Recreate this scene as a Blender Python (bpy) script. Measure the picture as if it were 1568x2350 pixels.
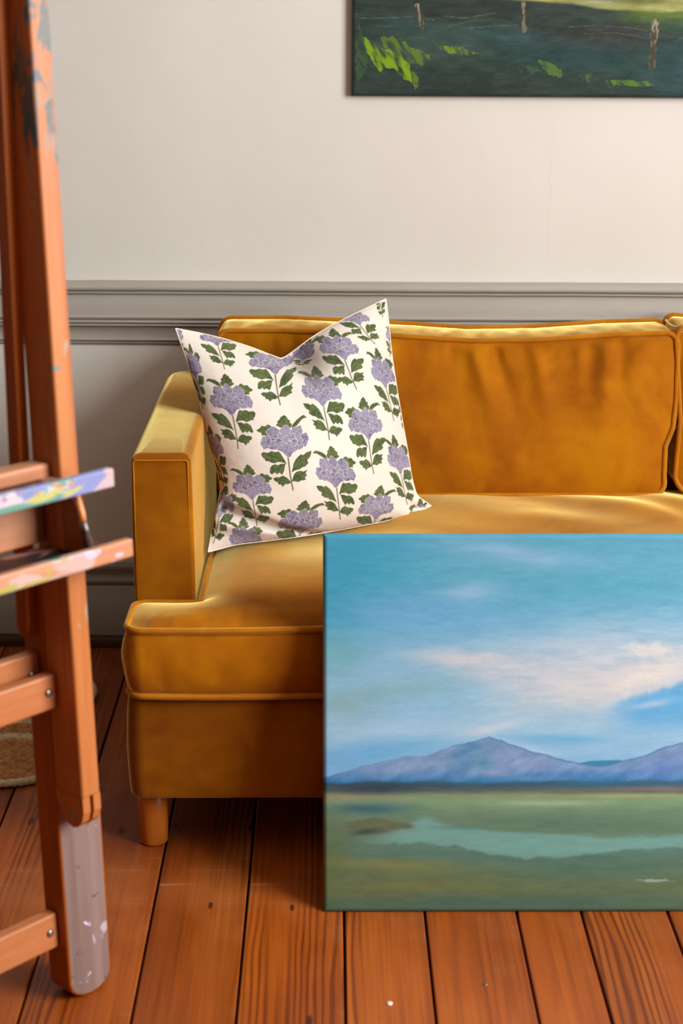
import bpy, bmesh, math, random
import numpy as np
from mathutils import Vector, Matrix

random.seed(7)
rng = np.random.default_rng(7)
for o in list(bpy.data.objects):
    bpy.data.objects.remove(o)
scene = bpy.context.scene
COL = scene.collection

# ------------------------------------------------------------------ camera
cam = bpy.data.cameras.new('camera')
cam.sensor_fit = 'VERTICAL'
cam.sensor_height = 36.0
cam.lens = 36.0 * 3900 / 2350
cam.clip_start = 0.05
cam.dof.use_dof = True
cam.dof.focus_distance = 3.35
cam.dof.aperture_fstop = 3.6
camo = bpy.data.objects.new('camera', cam)
camo.location = (0, 0, 1.45)
camo.rotation_euler = (math.radians(90 - 16.2805), 0, math.radians(-0.3808))
COL.objects.link(camo)
scene.camera = camo

# ------------------------------------------------------------------ world, light, exposure
world = bpy.data.worlds.new('overcast_sky')
scene.world = world
world.use_nodes = True
world.node_tree.nodes['Background'].inputs[0].default_value = (0.80, 0.90, 1.0, 1)
world.node_tree.nodes['Background'].inputs[1].default_value = 0.3

def window_light(name, loc, rot, sx, sz, power, col):
    l = bpy.data.lights.new(name, 'AREA')
    l.shape = 'RECTANGLE'; l.size = sx; l.size_y = sz
    l.energy = power; l.color = col
    o = bpy.data.objects.new(name, l)
    o.location = loc; o.rotation_euler = rot
    COL.objects.link(o)
    return o
# daylight entering through the tall sash window in the right-hand wall
window_light('daylight_right_window', (2.66, 1.10, 2.05), (0, math.radians(90), 0), 2.1, 1.9, 265, (0.95, 0.975, 1.0))

scene.view_settings.view_transform = 'Standard'
scene.view_settings.look = 'None'
scene.view_settings.gamma = 1.0
scene.view_settings.use_curve_mapping = False
scene.view_settings.exposure = 0.08
scene.cycles.max_bounces = 4
scene.cycles.diffuse_bounces = 3
scene.cycles.glossy_bounces = 2
scene.cycles.caustics_reflective = False

# ------------------------------------------------------------------ helpers
def srgb(r, g, b, k=1.0):
    def f(c):
        c /= 255.0
        return c / 12.92 if c <= 0.04045 else ((c + 0.055) / 1.055) ** 2.4
    return (f(r) * k, f(g) * k, f(b) * k, 1.0)

def s2l(a):
    a = np.clip(a / 255.0, 0, 1)
    return np.where(a <= 0.04045, a / 12.92, ((a + 0.055) / 1.055) ** 2.4)

class Mat:
    """tiny node-graph builder"""
    def __init__(self, name, rough=0.6, spec=0.4):
        self.m = bpy.data.materials.new(name)
        self.m.use_nodes = True
        self.t = self.m.node_tree
        self.b = self.t.nodes['Principled BSDF']
        self.b.inputs['Roughness'].default_value = rough
        self.b.inputs['Specular IOR Level'].default_value = spec
        self._tc = None
    def n(self, kind, **kw):
        nd = self.t.nodes.new(kind)
        for k, v in kw.items():
            setattr(nd, k, v)
        return nd
    def l(self, a, b):
        self.t.links.new(a, b)
    def obj(self):
        if not self._tc:
            self._tc = self.n('ShaderNodeTexCoord')
        return self._tc.outputs['Object']
    def mapping(self, scale=(1, 1, 1), loc=(0, 0, 0), src=None):
        m = self.n('ShaderNodeMapping')
        m.inputs['Scale'].default_value = scale
        m.inputs['Location'].default_value = loc
        self.l(src or self.obj(), m.inputs['Vector'])
        return m.outputs[0]
    def noise(self, vec, scale, detail=3, rough=0.5, dist=0.0):
        nd = self.n('ShaderNodeTexNoise')
        nd.inputs['Scale'].default_value = scale
        nd.inputs['Detail'].default_value = detail
        nd.inputs['Roughness'].default_value = rough
        nd.inputs['Distortion'].default_value = dist
        self.l(vec, nd.inputs['Vector'])
        return nd.outputs[0]
    def ramp(self, fac, stops, interp='LINEAR'):
        r = self.n('ShaderNodeValToRGB')
        r.color_ramp.interpolation = interp
        e = r.color_ramp.elements
        while len(e) < len(stops):
            e.new(0.5)
        for el, (p, c) in zip(e, stops):
            el.position = p
            el.color = c if len(c) == 4 else (*c, 1)
        self.l(fac, r.inputs[0])
        return r.outputs[0]
    def mix(self, fac, a, b, mode='MIX'):
        nd = self.n('ShaderNodeMix', data_type='RGBA', blend_type=mode)
        for sock, v in ((nd.inputs[0], fac), (nd.inputs[6], a), (nd.inputs[7], b)):
            if hasattr(v, 'is_linked'):
                self.l(v, sock)
            elif isinstance(v, (int, float)):
                sock.default_value = v
            else:
                sock.default_value = v if len(v) == 4 else (*v, 1)
        return nd.outputs[2]
    def math(self, op, a, b=0.0):
        nd = self.n('ShaderNodeMath', operation=op)
        for sock, v in ((nd.inputs[0], a), (nd.inputs[1], b)):
            if hasattr(v, 'is_linked'):
                self.l(v, sock)
            else:
                sock.default_value = v
        return nd.outputs[0]
    def color(self, c):
        if hasattr(c, 'is_linked'):
            self.l(c, self.b.inputs['Base Color'])
        else:
            self.b.inputs['Base Color'].default_value = c
        return self
    def bump(self, h, strength=0.3, dist=0.002):
        nd = self.n('ShaderNodeBump')
        nd.inputs['Strength'].default_value = strength
        nd.inputs['Distance'].default_value = dist
        self.l(h, nd.inputs['Height'])
        self.l(nd.outputs[0], self.b.inputs['Normal'])
        return self

def mesh_np(name, verts, quads, mat, parent=None, smooth=True, colors=None, tris=None):
    """one mesh object from numpy arrays"""
    verts = np.asarray(verts, np.float32).reshape(-1, 3)
    quads = np.asarray(quads, np.int32).reshape(-1, 4)
    nq = len(quads)
    tris = np.zeros((0, 3), np.int32) if tris is None else np.asarray(tris, np.int32).reshape(-1, 3)
    me = bpy.data.meshes.new(name)
    me.vertices.add(len(verts)); me.vertices.foreach_set('co', verts.ravel())
    nl = nq * 4 + len(tris) * 3
    me.loops.add(nl)
    me.loops.foreach_set('vertex_index', np.concatenate([quads.ravel(), tris.ravel()]).astype(np.int32))
    me.polygons.add(nq + len(tris))
    ls = np.concatenate([np.arange(nq) * 4, nq * 4 + np.arange(len(tris)) * 3]).astype(np.int32)
    me.polygons.foreach_set('loop_start', ls)
    me.update(calc_edges=True)
    me.validate()
    if smooth:
        me.polygons.foreach_set('use_smooth', np.ones(len(me.polygons), bool))
    if colors is not None:
        ca = me.color_attributes.new('paint', 'FLOAT_COLOR', 'POINT')
        c = np.ones((len(verts), 4), np.float32); c[:, :3] = colors
        ca.data.foreach_set('color', c.ravel())
    me.materials.append(mat)
    o = bpy.data.objects.new(name, me)
    COL.objects.link(o)
    if parent:
        o.parent = parent
    return o

def from_bm(name, bm, mat, parent=None, smooth=False):
    me = bpy.data.meshes.new(name)
    bmesh.ops.recalc_face_normals(bm, faces=bm.faces)
    bm.to_mesh(me); bm.free()
    if smooth:
        me.polygons.foreach_set('use_smooth', np.ones(len(me.polygons), bool))
    for m in (mat if isinstance(mat, (list, tuple)) else [mat]):
        me.materials.append(m)
    o = bpy.data.objects.new(name, me)
    COL.objects.link(o)
    if parent:
        o.parent = parent
    return o

def bm_box(x0, x1, y0, y1, z0, z1, bev=0.0, seg=2, bm=None):
    b = bmesh.new()
    vs = [b.verts.new((x, y, z)) for x in (x0, x1) for y in (y0, y1) for z in (z0, z1)]
    for f in ((0, 1, 3, 2), (4, 6, 7, 5), (0, 4, 5, 1), (2, 3, 7, 6), (0, 2, 6, 4), (1, 5, 7, 3)):
        b.faces.new([vs[i] for i in f])
    bmesh.ops.recalc_face_normals(b, faces=b.faces)
    if bev:
        bmesh.ops.bevel(b, geom=list(b.edges), offset=bev, segments=seg, profile=0.5, affect='EDGES')
    if bm is None:
        return b
    me = bpy.data.meshes.new('tmp'); b.to_mesh(me); b.free(); bm.from_mesh(me); bpy.data.meshes.remove(me)
    return bm

def box(name, x0, x1, y0, y1, z0, z1, mat, parent=None, bev=0.0, seg=2):
    return from_bm(name, bm_box(x0, x1, y0, y1, z0, z1, bev, seg), mat, parent)

def grid_quads(nu, nv, off=0, flip=False):
    i, j = np.meshgrid(np.arange(nu - 1), np.arange(nv - 1), indexing='ij')
    a = i * nv + j
    q = np.stack([a, a + nv, a + nv + 1, a + 1], -1).reshape(-1, 4) + off
    return q[:, ::-1] if flip else q

def tube(name, pts, r, mat, parent=None, closed=False, sides=8, cap=True):
    pts = np.asarray(pts, float)
    n = len(pts)
    rr = np.full(n, r) if np.isscalar(r) else np.asarray(r, float)
    if closed:
        t = np.roll(pts, -1, 0) - np.roll(pts, 1, 0)
    else:
        t = np.gradient(pts, axis=0)
    t /= np.linalg.norm(t, axis=1)[:, None] + 1e-12
    ref = np.array([0.123, 0.321, 0.94]) if abs(t[0, 2]) < 0.9 else np.array([0.94, 0.123, 0.32])
    N = np.zeros_like(pts); prev = ref
    for i in range(n):
        v = prev - t[i] * (prev @ t[i]); v /= np.linalg.norm(v); N[i] = v; prev = v
    B = np.cross(t, N)
    a = np.linspace(0, 2 * np.pi, sides, endpoint=False)
    V = pts[:, None] + rr[:, None, None] * (N[:, None] * np.cos(a)[None, :, None] + B[:, None] * np.sin(a)[None, :, None])
    V = V.reshape(-1, 3)
    q = []
    m = n if closed else n - 1
    for i in range(m):
        k = (i + 1) % n
        for s in range(sides):
            s2 = (s + 1) % sides
            q.append((i * sides + s, i * sides + s2, k * sides + s2, k * sides + s))
    tr = []
    if not closed and cap:
        V = np.vstack([V, pts[0], pts[-1]])
        for s in range(sides):
            s2 = (s + 1) % sides
            tr.append((len(V) - 2, s2, s)); tr.append((len(V) - 1, (n - 1) * sides + s, (n - 1) * sides + s2))
    return mesh_np(name, V, q, mat, parent, True, None, tr)

def empty(name, loc=(0, 0, 0), rz=0.0):
    o = bpy.data.objects.new(name, None)
    o.location = loc; o.rotation_euler = (0, 0, rz)
    o.empty_display_size = 0.1
    COL.objects.link(o)
    return o

def tag(o, label=None, cat=None, group=None, kind=None):
    if label: o['label'] = label
    if cat: o['category'] = cat
    if group: o['group'] = group
    if kind: o['kind'] = kind
    return o

def smoothstep(a, b, x):
    t = np.clip((x - a) / (b - a), 0, 1)
    return t * t * (3 - 2 * t)

_tabs = {}
def vnoise(x, y, seed=0):
    if seed not in _tabs:
        _tabs[seed] = np.random.default_rng(seed + 100).random((256, 256))
    T = _tabs[seed]
    xi = np.floor(x).astype(int); yi = np.floor(y).astype(int)
    fx = x - xi; fy = y - yi
    fx = fx * fx * (3 - 2 * fx); fy = fy * fy * (3 - 2 * fy)
    a = T[xi % 256, yi % 256]; b = T[(xi + 1) % 256, yi % 256]
    c = T[xi % 256, (yi + 1) % 256]; d = T[(xi + 1) % 256, (yi + 1) % 256]
    return a + (b - a) * fx + (c - a) * fy + (a - b - c + d) * fx * fy
def fbm(x, y, seed=0, oct=4):
    s = 0; a = 0.5; k = 1.0; tot = 0
    for i in range(oct):
        s = s + a * vnoise(x * k + 17.3 * i, y * k + 5.1 * i, seed + i); tot += a
        a *= 0.5; k *= 2.03
    return s / tot

# ------------------------------------------------------------------ materials
def mat_wall():
    m = Mat('aged_plaster', 0.75, 0.25)
    v = m.obj()
    big = m.noise(v, 1.6, 2, 0.6)
    c = m.ramp(big, [(0.3, srgb(215, 210, 199)), (0.7, srgb(223, 219, 209))])
    # hairline crack running down under the hung canvas
    sep = m.n('ShaderNodeSeparateXYZ'); m.l(v, sep.inputs[0])
    wob = m.noise(m.mapping((0.01, 0.01, 22)), 1.0, 2, 0.7)
    xx = m.math('SUBTRACT', sep.outputs[0], m.math('ADD', 1.16, m.math('MULTIPLY', wob, 0.035)))
    crack = m.math('LESS_THAN', m.math('ABSOLUTE', xx), 0.0009)
    zr = m.math('MULTIPLY', m.math('GREATER_THAN', sep.outputs[2], 0.93), m.math('LESS_THAN', sep.outputs[2], 1.22))
    crack = m.math('MULTIPLY', crack, zr)
    # scattered tiny specks and pits
    vo = m.n('ShaderNodeTexVoronoi'); vo.inputs['Scale'].default_value = 9.0; m.l(v, vo.inputs['Vector'])
    speck = m.math('LESS_THAN', vo.outputs['Distance'], 0.018)
    c = m.mix(m.math('MULTIPLY', m.math('ADD', speck, 0.0), 0.35), c, srgb(120, 100, 80))
    c = m.mix(m.math('MULTIPLY', crack, 0.14), c, srgb(150, 135, 118))
    m.color(c)
    vo2 = m.n('ShaderNodeTexVoronoi'); vo2.inputs['Scale'].default_value = 42.0; m.l(v, vo2.inputs['Vector'])
    pim = m.math('MULTIPLY', m.math('LESS_THAN', vo2.outputs['Distance'], 0.16), m.ramp(m.noise(v, 3.0, 1), [(0.50, (0, 0, 0)), (0.62, (1, 1, 1))]))
    h = m.math('ADD', m.noise(v, 14, 2, 0.6), m.math('MULTIPLY', pim, 0.35))
    m.bump(h, 0.26, 0.004)
    return m.m

def mat_trim(name='grey_gloss_paint', col=(168, 160, 149)):
    m = Mat(name, 0.42, 0.4)
    v = m.obj()
    n1 = m.noise(m.mapping((1, 6, 6)), 3, 4, 0.6)
    c = m.ramp(n1, [(0.3, srgb(*[x - 5 for x in col])), (0.7, srgb(*[x + 4 for x in col]))])
    vo = m.n('ShaderNodeTexVoronoi'); vo.inputs['Scale'].default_value = 14; m.l(v, vo.inputs['Vector'])
    chip = m.math('LESS_THAN', vo.outputs['Distance'], 0.03)
    c = m.mix(m.math('MULTIPLY', chip, 0.5), c, srgb(205, 195, 182))
    m.color(c)
    h = m.math('ADD', m.noise(m.mapping((2, 10, 10)), 8, 2, 0.6), m.math('MULTIPLY', chip, 0.4))
    m.bump(h, 0.3, 0.003)
    return m.m

def mat_floor():
    m = Mat('waxed_pine_board', 0.42, 0.4)
    oi = m.n('ShaderNodeObjectInfo')
    off = m.n('ShaderNodeVectorMath', operation='SCALE'); 
    comb = m.n('ShaderNodeCombineXYZ')
    m.l(oi.outputs['Random'], comb.inputs[0]); m.l(oi.outputs['Random'], comb.inputs[1]); m.l(oi.outputs['Random'], comb.inputs[2])
    m.l(comb.outputs[0], off.inputs[0]); off.inputs['Scale'].default_value = 37.0
    add = m.n('ShaderNodeVectorMath', operation='ADD'); m.l(m.obj(), add.inputs[0]); m.l(off.outputs[0], add.inputs[1])
    v = add.outputs[0]
    # cathedral growth rings: long, wavering, running with the board
    wv = m.n('ShaderNodeTexWave', wave_type='BANDS', bands_direction='X')
    wv.inputs['Scale'].default_value = 15.0; wv.inputs['Distortion'].default_value = 9.0
    wv.inputs['Detail'].default_value = 2.0; wv.inputs['Detail Scale'].default_value = 0.8
    m.l(m.mapping((1.6, 0.16, 1), src=v), wv.inputs['Vector'])
    patch = m.noise(m.mapping((7, 0.5, 1), src=v), 1.0, 2, 0.5)
    ring = m.math('MULTIPLY', m.ramp(wv.outputs[0], [(0.45, (0, 0, 0)), (0.95, (1, 1, 1))]), m.ramp(patch, [(0.47, (0.04, 0.04, 0.04)), (0.56, (1, 1, 1))]))
    fine = m.noise(m.mapping((160, 3.0, 1), src=v), 1.0, 1, 0.6)
    tone = m.noise(m.mapping((5, 1.1, 1), src=v), 1.0, 3, 0.55)
    c = m.ramp(tone, [(0.30, srgb(136, 62, 12)), (0.5, srgb(162, 78, 16)), (0.72, srgb(186, 100, 28))])
    mid = m.noise(m.mapping((46, 1.3, 1), src=v), 1.0, 2, 0.65, 0.5)
    c = m.mix(m.math('MULTIPLY', m.ramp(mid, [(0.42, (0, 0, 0)), (0.68, (1, 1, 1))]), 0.42), c, srgb(106, 42, 6))
    c = m.mix(m.math('MULTIPLY', ring, 0.72), c, srgb(84, 28, 4))
    c = m.mix(m.math('MULTIPLY', m.ramp(fine, [(0.5, (0, 0, 0)), (0.72, (1, 1, 1))]), 0.30), c, srgb(100, 42, 14))
    pb = m.n('ShaderNodeMapRange'); pb.inputs['To Min'].default_value = 0.78; pb.inputs['To Max'].default_value = 1.06
    m.l(oi.outputs['Random'], pb.inputs['Value'])
    c = m.mix(1.0, c, pb.outputs[0], 'MULTIPLY')
    # worn, scuffed pale patches and cross-board scratches
    scuff = m.noise(m.mapping((3, 2, 1)), 1.4, 3, 0.65)
    scr = m.noise(m.mapping((2.2, 60, 1)), 1.0, 4, 0.6)
    sm = m.math('MULTIPLY', m.ramp(scr, [(0.62, (0, 0, 0)), (0.70, (1, 1, 1))]), m.ramp(scuff, [(0.46, (0, 0, 0)), (0.58, (1, 1, 1))]))
    c = m.mix(m.math('MULTIPLY', sm, 0.5), c, srgb(206, 146, 106))
    c = m.mix(m.math('MULTIPLY', m.ramp(scuff, [(0.5, (0, 0, 0)), (0.75, (1, 1, 1))]), 0.40), c, srgb(186, 116, 68))
    # old nail holes / knots
    vo = m.n('ShaderNodeTexVoronoi'); vo.inputs['Scale'].default_value = 1.0; m.l(m.mapping((16, 5.5, 1), src=v), vo.inputs['Vector'])
    hole = m.math('MULTIPLY', m.math('LESS_THAN', vo.outputs['Distance'], 0.085), m.math('GREATER_THAN', m.noise(v, 3.0, 1), 0.5))
    c = m.mix(m.math('MULTIPLY', hole, 0.8), c, srgb(40, 22, 12))
    m.color(c)
    rg = m.ramp(m.noise(m.mapping((20, 2, 1), src=v), 1, 3), [(0.3, (0.36, 0.36, 0.36)), (0.7, (0.55, 0.55, 0.55))])
    m.l(rg, m.b.inputs['Roughness'])
    h = m.math('SUBTRACT', fine, hole)
    m.bump(h, 0.35, 0.0012)
    return m.m

def velvet_pile(m, c, k=2.3):
    # upright pile fibres: retro-reflecting sheen layered over the dyed ground cloth
    sh = m.n('ShaderNodeBsdfSheen')
    sh.inputs['Roughness'].default_value = 0.27
    sh.inputs['Color'].default_value = (0.92 * k, 0.84 * k, 0.30 * k, 1)
    if m.b.inputs['Normal'].is_linked:
        m.l(m.b.inputs['Normal'].links[0].from_socket, sh.inputs['Normal'])
    ad = m.n('ShaderNodeAddShader')
    m.l(m.b.outputs[0], ad.inputs[0]); m.l(sh.outputs[0], ad.inputs[1])
    m.l(ad.outputs[0], m.t.nodes['Material Output'].inputs[0])

def mat_velvet(name='mustard_velvet', tone=((138, 73, 0), (160, 92, 0), (175, 109, 0))):
    m = Mat(name, 0.82, 0.12)
    v = m.obj()
    nap = m.noise(v, 4.2, 3, 0.6, 0.6)
    crush = m.noise(v, 11, 3, 0.62, 1.4)
    mixv = m.math('ADD', m.math('MULTIPLY', nap, 0.75), m.math('MULTIPLY', crush, 0.25))
    c = m.ramp(mixv, [(0.36, srgb(*tone[0])), (0.50, srgb(*tone[1])), (0.64, srgb(*tone[2]))])
    m.color(c)
    m.bump(m.noise(v, 24, 1, 0.6), 0.16, 0.0015)
    velvet_pile(m, c)
    return m.m

def mat_wood(name, c0, c1, c2, rough=0.5, along=(28, 28, 1.6)):
    m = Mat(name, rough, 0.35)
    n1 = m.noise(m.mapping(along), 1.0, 4, 0.6, 0.4)
    n2 = m.noise(m.mapping(tuple(a * 7 for a in along)), 1.0, 3, 0.6)
    c = m.ramp(n1, [(0.3, srgb(*c0)), (0.5, srgb(*c1)), (0.7, srgb(*c2))])
    c = m.mix(m.math('MULTIPLY', n2, 0.18), c, srgb(*[int(x * 0.6) for x in c0]))
    m.color(c)
    return m

def splat(m, base, entries, seed=0.0, gate=None):
    """thick dried paint: thresholded noise blobs of several colours"""
    c = base; hs = None
    for i, (col, scale, thr, stretch) in enumerate(entries):
        nz = m.noise(m.mapping(stretch, (seed + i * 3.7, seed * 1.3 - i * 2.1, i * 5.3)), scale, 3, 0.55, 0.6)
        mk = m.ramp(nz, [(thr - 0.035, (0, 0, 0)), (thr - 0.01, (1, 1, 1))])
        if gate is not None: mk = m.math('MULTIPLY', mk, gate)
        c = m.mix(mk, c, srgb(*col))
        hs = mk if hs is None else m.math('MAXIMUM', hs, mk)
    m.color(c)
    return hs

M = {}
M['wall'] = mat_wall()
M['trim'] = mat_trim()
M['ceiling'] = mat_trim('ceiling_paint', (206, 198, 188))
M['taupe'] = mat_trim('taupe_wall_paint', (146, 136, 125))
M['skirting'] = mat_trim('grey_skirting_paint', (150, 142, 131))
M['floor'] = mat_floor()
M['velvet'] = mat_velvet()
# the cushions' velvet again, darkened so the frame carries painted shade
M['frame_velvet_shaded'] = mat_velvet('shaded_mustard_velvet', ((118, 62, 0), (138, 78, 0), (158, 96, 2)))
mm = Mat('mustard_piping', 0.8, 0.12); nz = mm.noise(mm.obj(), 14, 4, 0.6)
mm.color(mm.ramp(nz, [(0.3, srgb(158, 90, 2)), (0.7, srgb(182, 114, 16))]))
velvet_pile(mm, None, 1.5)
M['piping'] = mm.m
mm = mat_wood('shoe_mould_wood', (58, 30, 18), (70, 38, 24), (84, 48, 30), 0.5, (2, 30, 30)); M['shoe'] = mm.m
mm = mat_wood('beech_leg', (176, 92, 22), (196, 108, 32), (208, 124, 46), 0.38); M['leg'] = mm.m
mm = mat_wood('easel_beech', (142, 66, 8), (156, 76, 12), (168, 88, 18), 0.42); M['beech'] = mm.m
mm = mat_wood('easel_beech_bar', (176, 100, 54), (186, 112, 66), (194, 126, 80), 0.45, (2, 28, 28)); M['beech_bar'] = mm.m
mm = mat_wood('easel_beech_post', (172, 96, 44), (184, 108, 54), (194, 122, 68), 0.42)
# daubs of blue-grey paint where wet canvases were clamped high on the mast, a few flecks lower down
sepn = mm.n('ShaderNodeSeparateXYZ'); mm.l(mm.obj(), sepn.inputs[0])
hi = mm.ramp(mm.math('ADD', sepn.outputs[2], mm.math('MULTIPLY', mm.noise(mm.obj(), 16, 3), 0.3)), [(0.0, (0, 0, 0)), (1.0, (0, 0, 0))])
hi = mm.math('GREATER_THAN', mm.math('ADD', sepn.outputs[2], mm.math('MULTIPLY', mm.noise(mm.mapping((60, 60, 9)), 1, 3), 0.5)), 1.56)
bc = mm.b.inputs['Base Color'].links[0].from_socket
splat(mm, bc, [((150, 116, 92), 12, 0.54, (1, 1, 0.3)), ((98, 94, 86), 16, 0.56, (1, 1, 0.35)), ((76, 92, 96), 22, 0.60, (1, 1, 0.5)), ((126, 98, 92), 26, 0.60, (1, 1, 0.6))], 2.0, hi)
splat(mm, mm.b.inputs['Base Color'].links[0].from_socket, [((164, 140, 118), 22, 0.70, (1, 1, 0.6)), ((120, 128, 120), 40, 0.735, (1, 1, 0.8))], 6.0)
M['post'] = mm.m
mm = mat_wood('painted_leg_face', (118, 92, 84), (132, 106, 98), (146, 120, 112), 0.6)
splat(mm, mm.b.inputs['Base Color'].links[0].from_socket, [((176, 166, 172), 13, 0.66, (1, 1, 0.7)), ((208, 200, 222), 24, 0.72, (1, 1, 1)), ((96, 76, 70), 30, 0.7, (1, 1, 1))], 5.2)
M['legface'] = mm.m
mm = Mat('paint_caked_lip', 0.55, 0.4)
hs = splat(mm, mm.ramp(mm.noise(mm.mapping((0.6, 1, 1)), 15, 3), [(0.36, srgb(190, 140, 118)), (0.48, srgb(186, 158, 156)), (0.62, srgb(176, 162, 172))]),
      [((124, 128, 176), 11, 0.575, (0.55, 1, 1)), ((190, 178, 182), 22, 0.60, (0.6, 1, 1)), ((100, 136, 180), 19, 0.625, (0.6, 1, 1)), ((176, 172, 92), 17, 0.615, (0.35, 1, 1)), ((96, 140, 128), 15, 0.645, (0.3, 1, 1.5)), ((186, 128, 108), 24, 0.65, (0.6, 1, 1)), ((144, 116, 156), 34, 0.69, (1, 1, 1))], 1.1)
mm.bump(hs, 0.5, 0.002); M['lip'] = mm.m
mm = mat_wood('paint_spotted_tray', (188, 122, 84), (198, 134, 98), (204, 146, 114), 0.5, (2, 28, 28))
hs = splat(mm, mm.b.inputs['Base Color'].links[0].from_socket, [((192, 158, 148), 14, 0.57, (0.5, 1, 1)), ((168, 156, 84), 18, 0.64, (0.35, 1, 1)), ((96, 140, 186), 19, 0.655, (0.4, 1, 1)), ((72, 130, 104), 26, 0.67, (0.7, 1, 1)), ((190, 178, 190), 26, 0.665, (0.8, 1, 1)), ((196, 40, 90), 30, 0.75, (1, 1, 1))], 3.3)
M['tray'] = mm.m
mm = mat_wood('stained_tray_bed', (74, 44, 32), (96, 62, 48), (120, 82, 66), 0.6, (4, 20, 20))
splat(mm, mm.b.inputs['Base Color'].links[0].from_socket, [((46, 40, 44), 7, 0.55, (0.5, 1, 1)), ((168, 122, 104), 22, 0.62, (0.5, 1, 1))], 7.0)
M['traybed'] = mm.m
mm = mat_wood('spotted_backboard', (186, 118, 78), (196, 130, 92), (202, 142, 106), 0.5, (2, 28, 28))
splat(mm, mm.b.inputs['Base Color'].links[0].from_socket, [((200, 40, 84), 22, 0.70, (0.8, 1, 1)), ((76, 120, 56), 20, 0.71, (0.5, 1, 1)), ((218, 206, 224), 34, 0.72, (1, 1, 1)), ((150, 120, 136), 16, 0.66, (0.6, 1, 1))], 9.4)
M['backboard'] = mm.m
mm = Mat('zinc_bolt', 0.35, 0.5); mm.color(mm.ramp(mm.noise(mm.obj(), 60, 2), [(0.3, srgb(110, 100, 88)), (0.7, srgb(170, 160, 148))])); mm.b.inputs['Metallic'].default_value = 0.9; M['bolt'] = mm.m
mm = Mat('dark_underfloor', 0.9, 0.1); mm.color(mm.ramp(mm.noise(mm.obj(), 30, 3), [(0.3, srgb(22, 14, 9)), (0.7, srgb(46, 30, 20))])); M['under'] = mm.m

def mat_paint(name, rough=0.5, bump=0.15, bscale=420):
    m = Mat(name, rough, 0.3)
    at = m.n('ShaderNodeAttribute', attribute_name='paint')
    m.color(at.outputs['Color'])
    m.bump(m.noise(m.obj(), bscale, 1, 0.6), bump, 0.001)
    return m.m
M['oil'] = mat_paint('oil_on_canvas', 0.45, 0.2, 300)
mm = Mat('printed_linen', 0.9, 0.15)
at = mm.n('ShaderNodeAttribute', attribute_name='paint'); mm.color(at.outputs['Color'])
mm.bump(mm.noise(mm.obj(), 700, 2, 0.6), 0.2, 0.0008)
mm.b.inputs['Sheen Weight'].default_value = 0.15; mm.b.inputs['Subsurface Weight'].default_value = 0.0
M['linen'] = mm.m
M['jute'] = mat_paint('braided_jute', 0.95, 0.6, 260)
mm = Mat('raw_canvas', 0.9, 0.1); mm.color(mm.ramp(mm.noise(mm.obj(), 200, 2), [(0.3, srgb(190, 178, 156)), (0.7, srgb(206, 196, 176))])); M['rawcanvas'] = mm.m

# ------------------------------------------------------------------ the room
WALL_ROT = math.radians(-2.5)
wallroot_loc = Vector((-0.69, 3.85, 0))
def on_wall(o):
    o.location = wallroot_loc; o.rotation_euler = (0, 0, WALL_ROT)
    return o
wb = on_wall(box('wall_back', -4.1, 3.5, 0.0, 0.12, -0.02, 3.35, M['wall']))
tag(wb, 'off white plaster wall behind the sofa', kind='structure')
tag(box('wall_left', -4.52, -4.4, -5.62, 4.3, -0.02, 3.35, M['taupe']), kind='structure')
tag(box('ceiling', -4.52, 2.75, -5.62, 4.3, 3.35, 3.45, M['ceiling']), kind='structure')
tag(box('wall_rear', -4.52, 2.72, -5.62, -5.5, -0.02, 3.35, M['taupe']), kind='structure')

def wall_with_window(name, ax, a0, a1, pos0, pos1, w0, w1, z0, z1):
    bm = bmesh.new()
    def bb(lo, hi, za, zb):
        if ax == 'y': bm_box(pos0, pos1, lo, hi, za, zb, 0, 1, bm)
        else: bm_box(lo, hi, pos0, pos1, za, zb, 0, 1, bm)
    bb(a0, w0, -0.02, 3.35); bb(w1, a1, -0.02, 3.35); bb(w0, w1, -0.02, z0); bb(w0, w1, z1, 3.35)
    return tag(from_bm(name, bm, M['wall']), kind='structure')
wall_with_window('wall_right', 'y', -5.62, 4.0, 2.6, 2.72, 0.15, 2.05, 1.0, 3.1)
def window(name, ax, c, lo, hi, z0, z1):
    bm = bmesh.new(); t = 0.05
    def bb(a, b, za, zb, d=0.03):
        if ax == 'y': bm_box(c - d, c + d, a, b, za, zb, 0.004, 1, bm)
        else: bm_box(a, b, c - d, c + d, za, zb, 0.004, 1, bm)
    bb(lo, lo + t, z0, z1); bb(hi - t, hi, z0, z1); bb(lo + t, hi - t, z0, z0 + t); bb(lo + t, hi - t, z1 - t, z1)
    bb(lo + t, hi - t, (z0 + z1) / 2 - .02, (z0 + z1) / 2 + .02)
    return tag(from_bm(name, bm, M['trim']), kind='structure')
window('window_1', 'y', 2.69, 0.15, 2.05, 1.0, 3.1)

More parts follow.
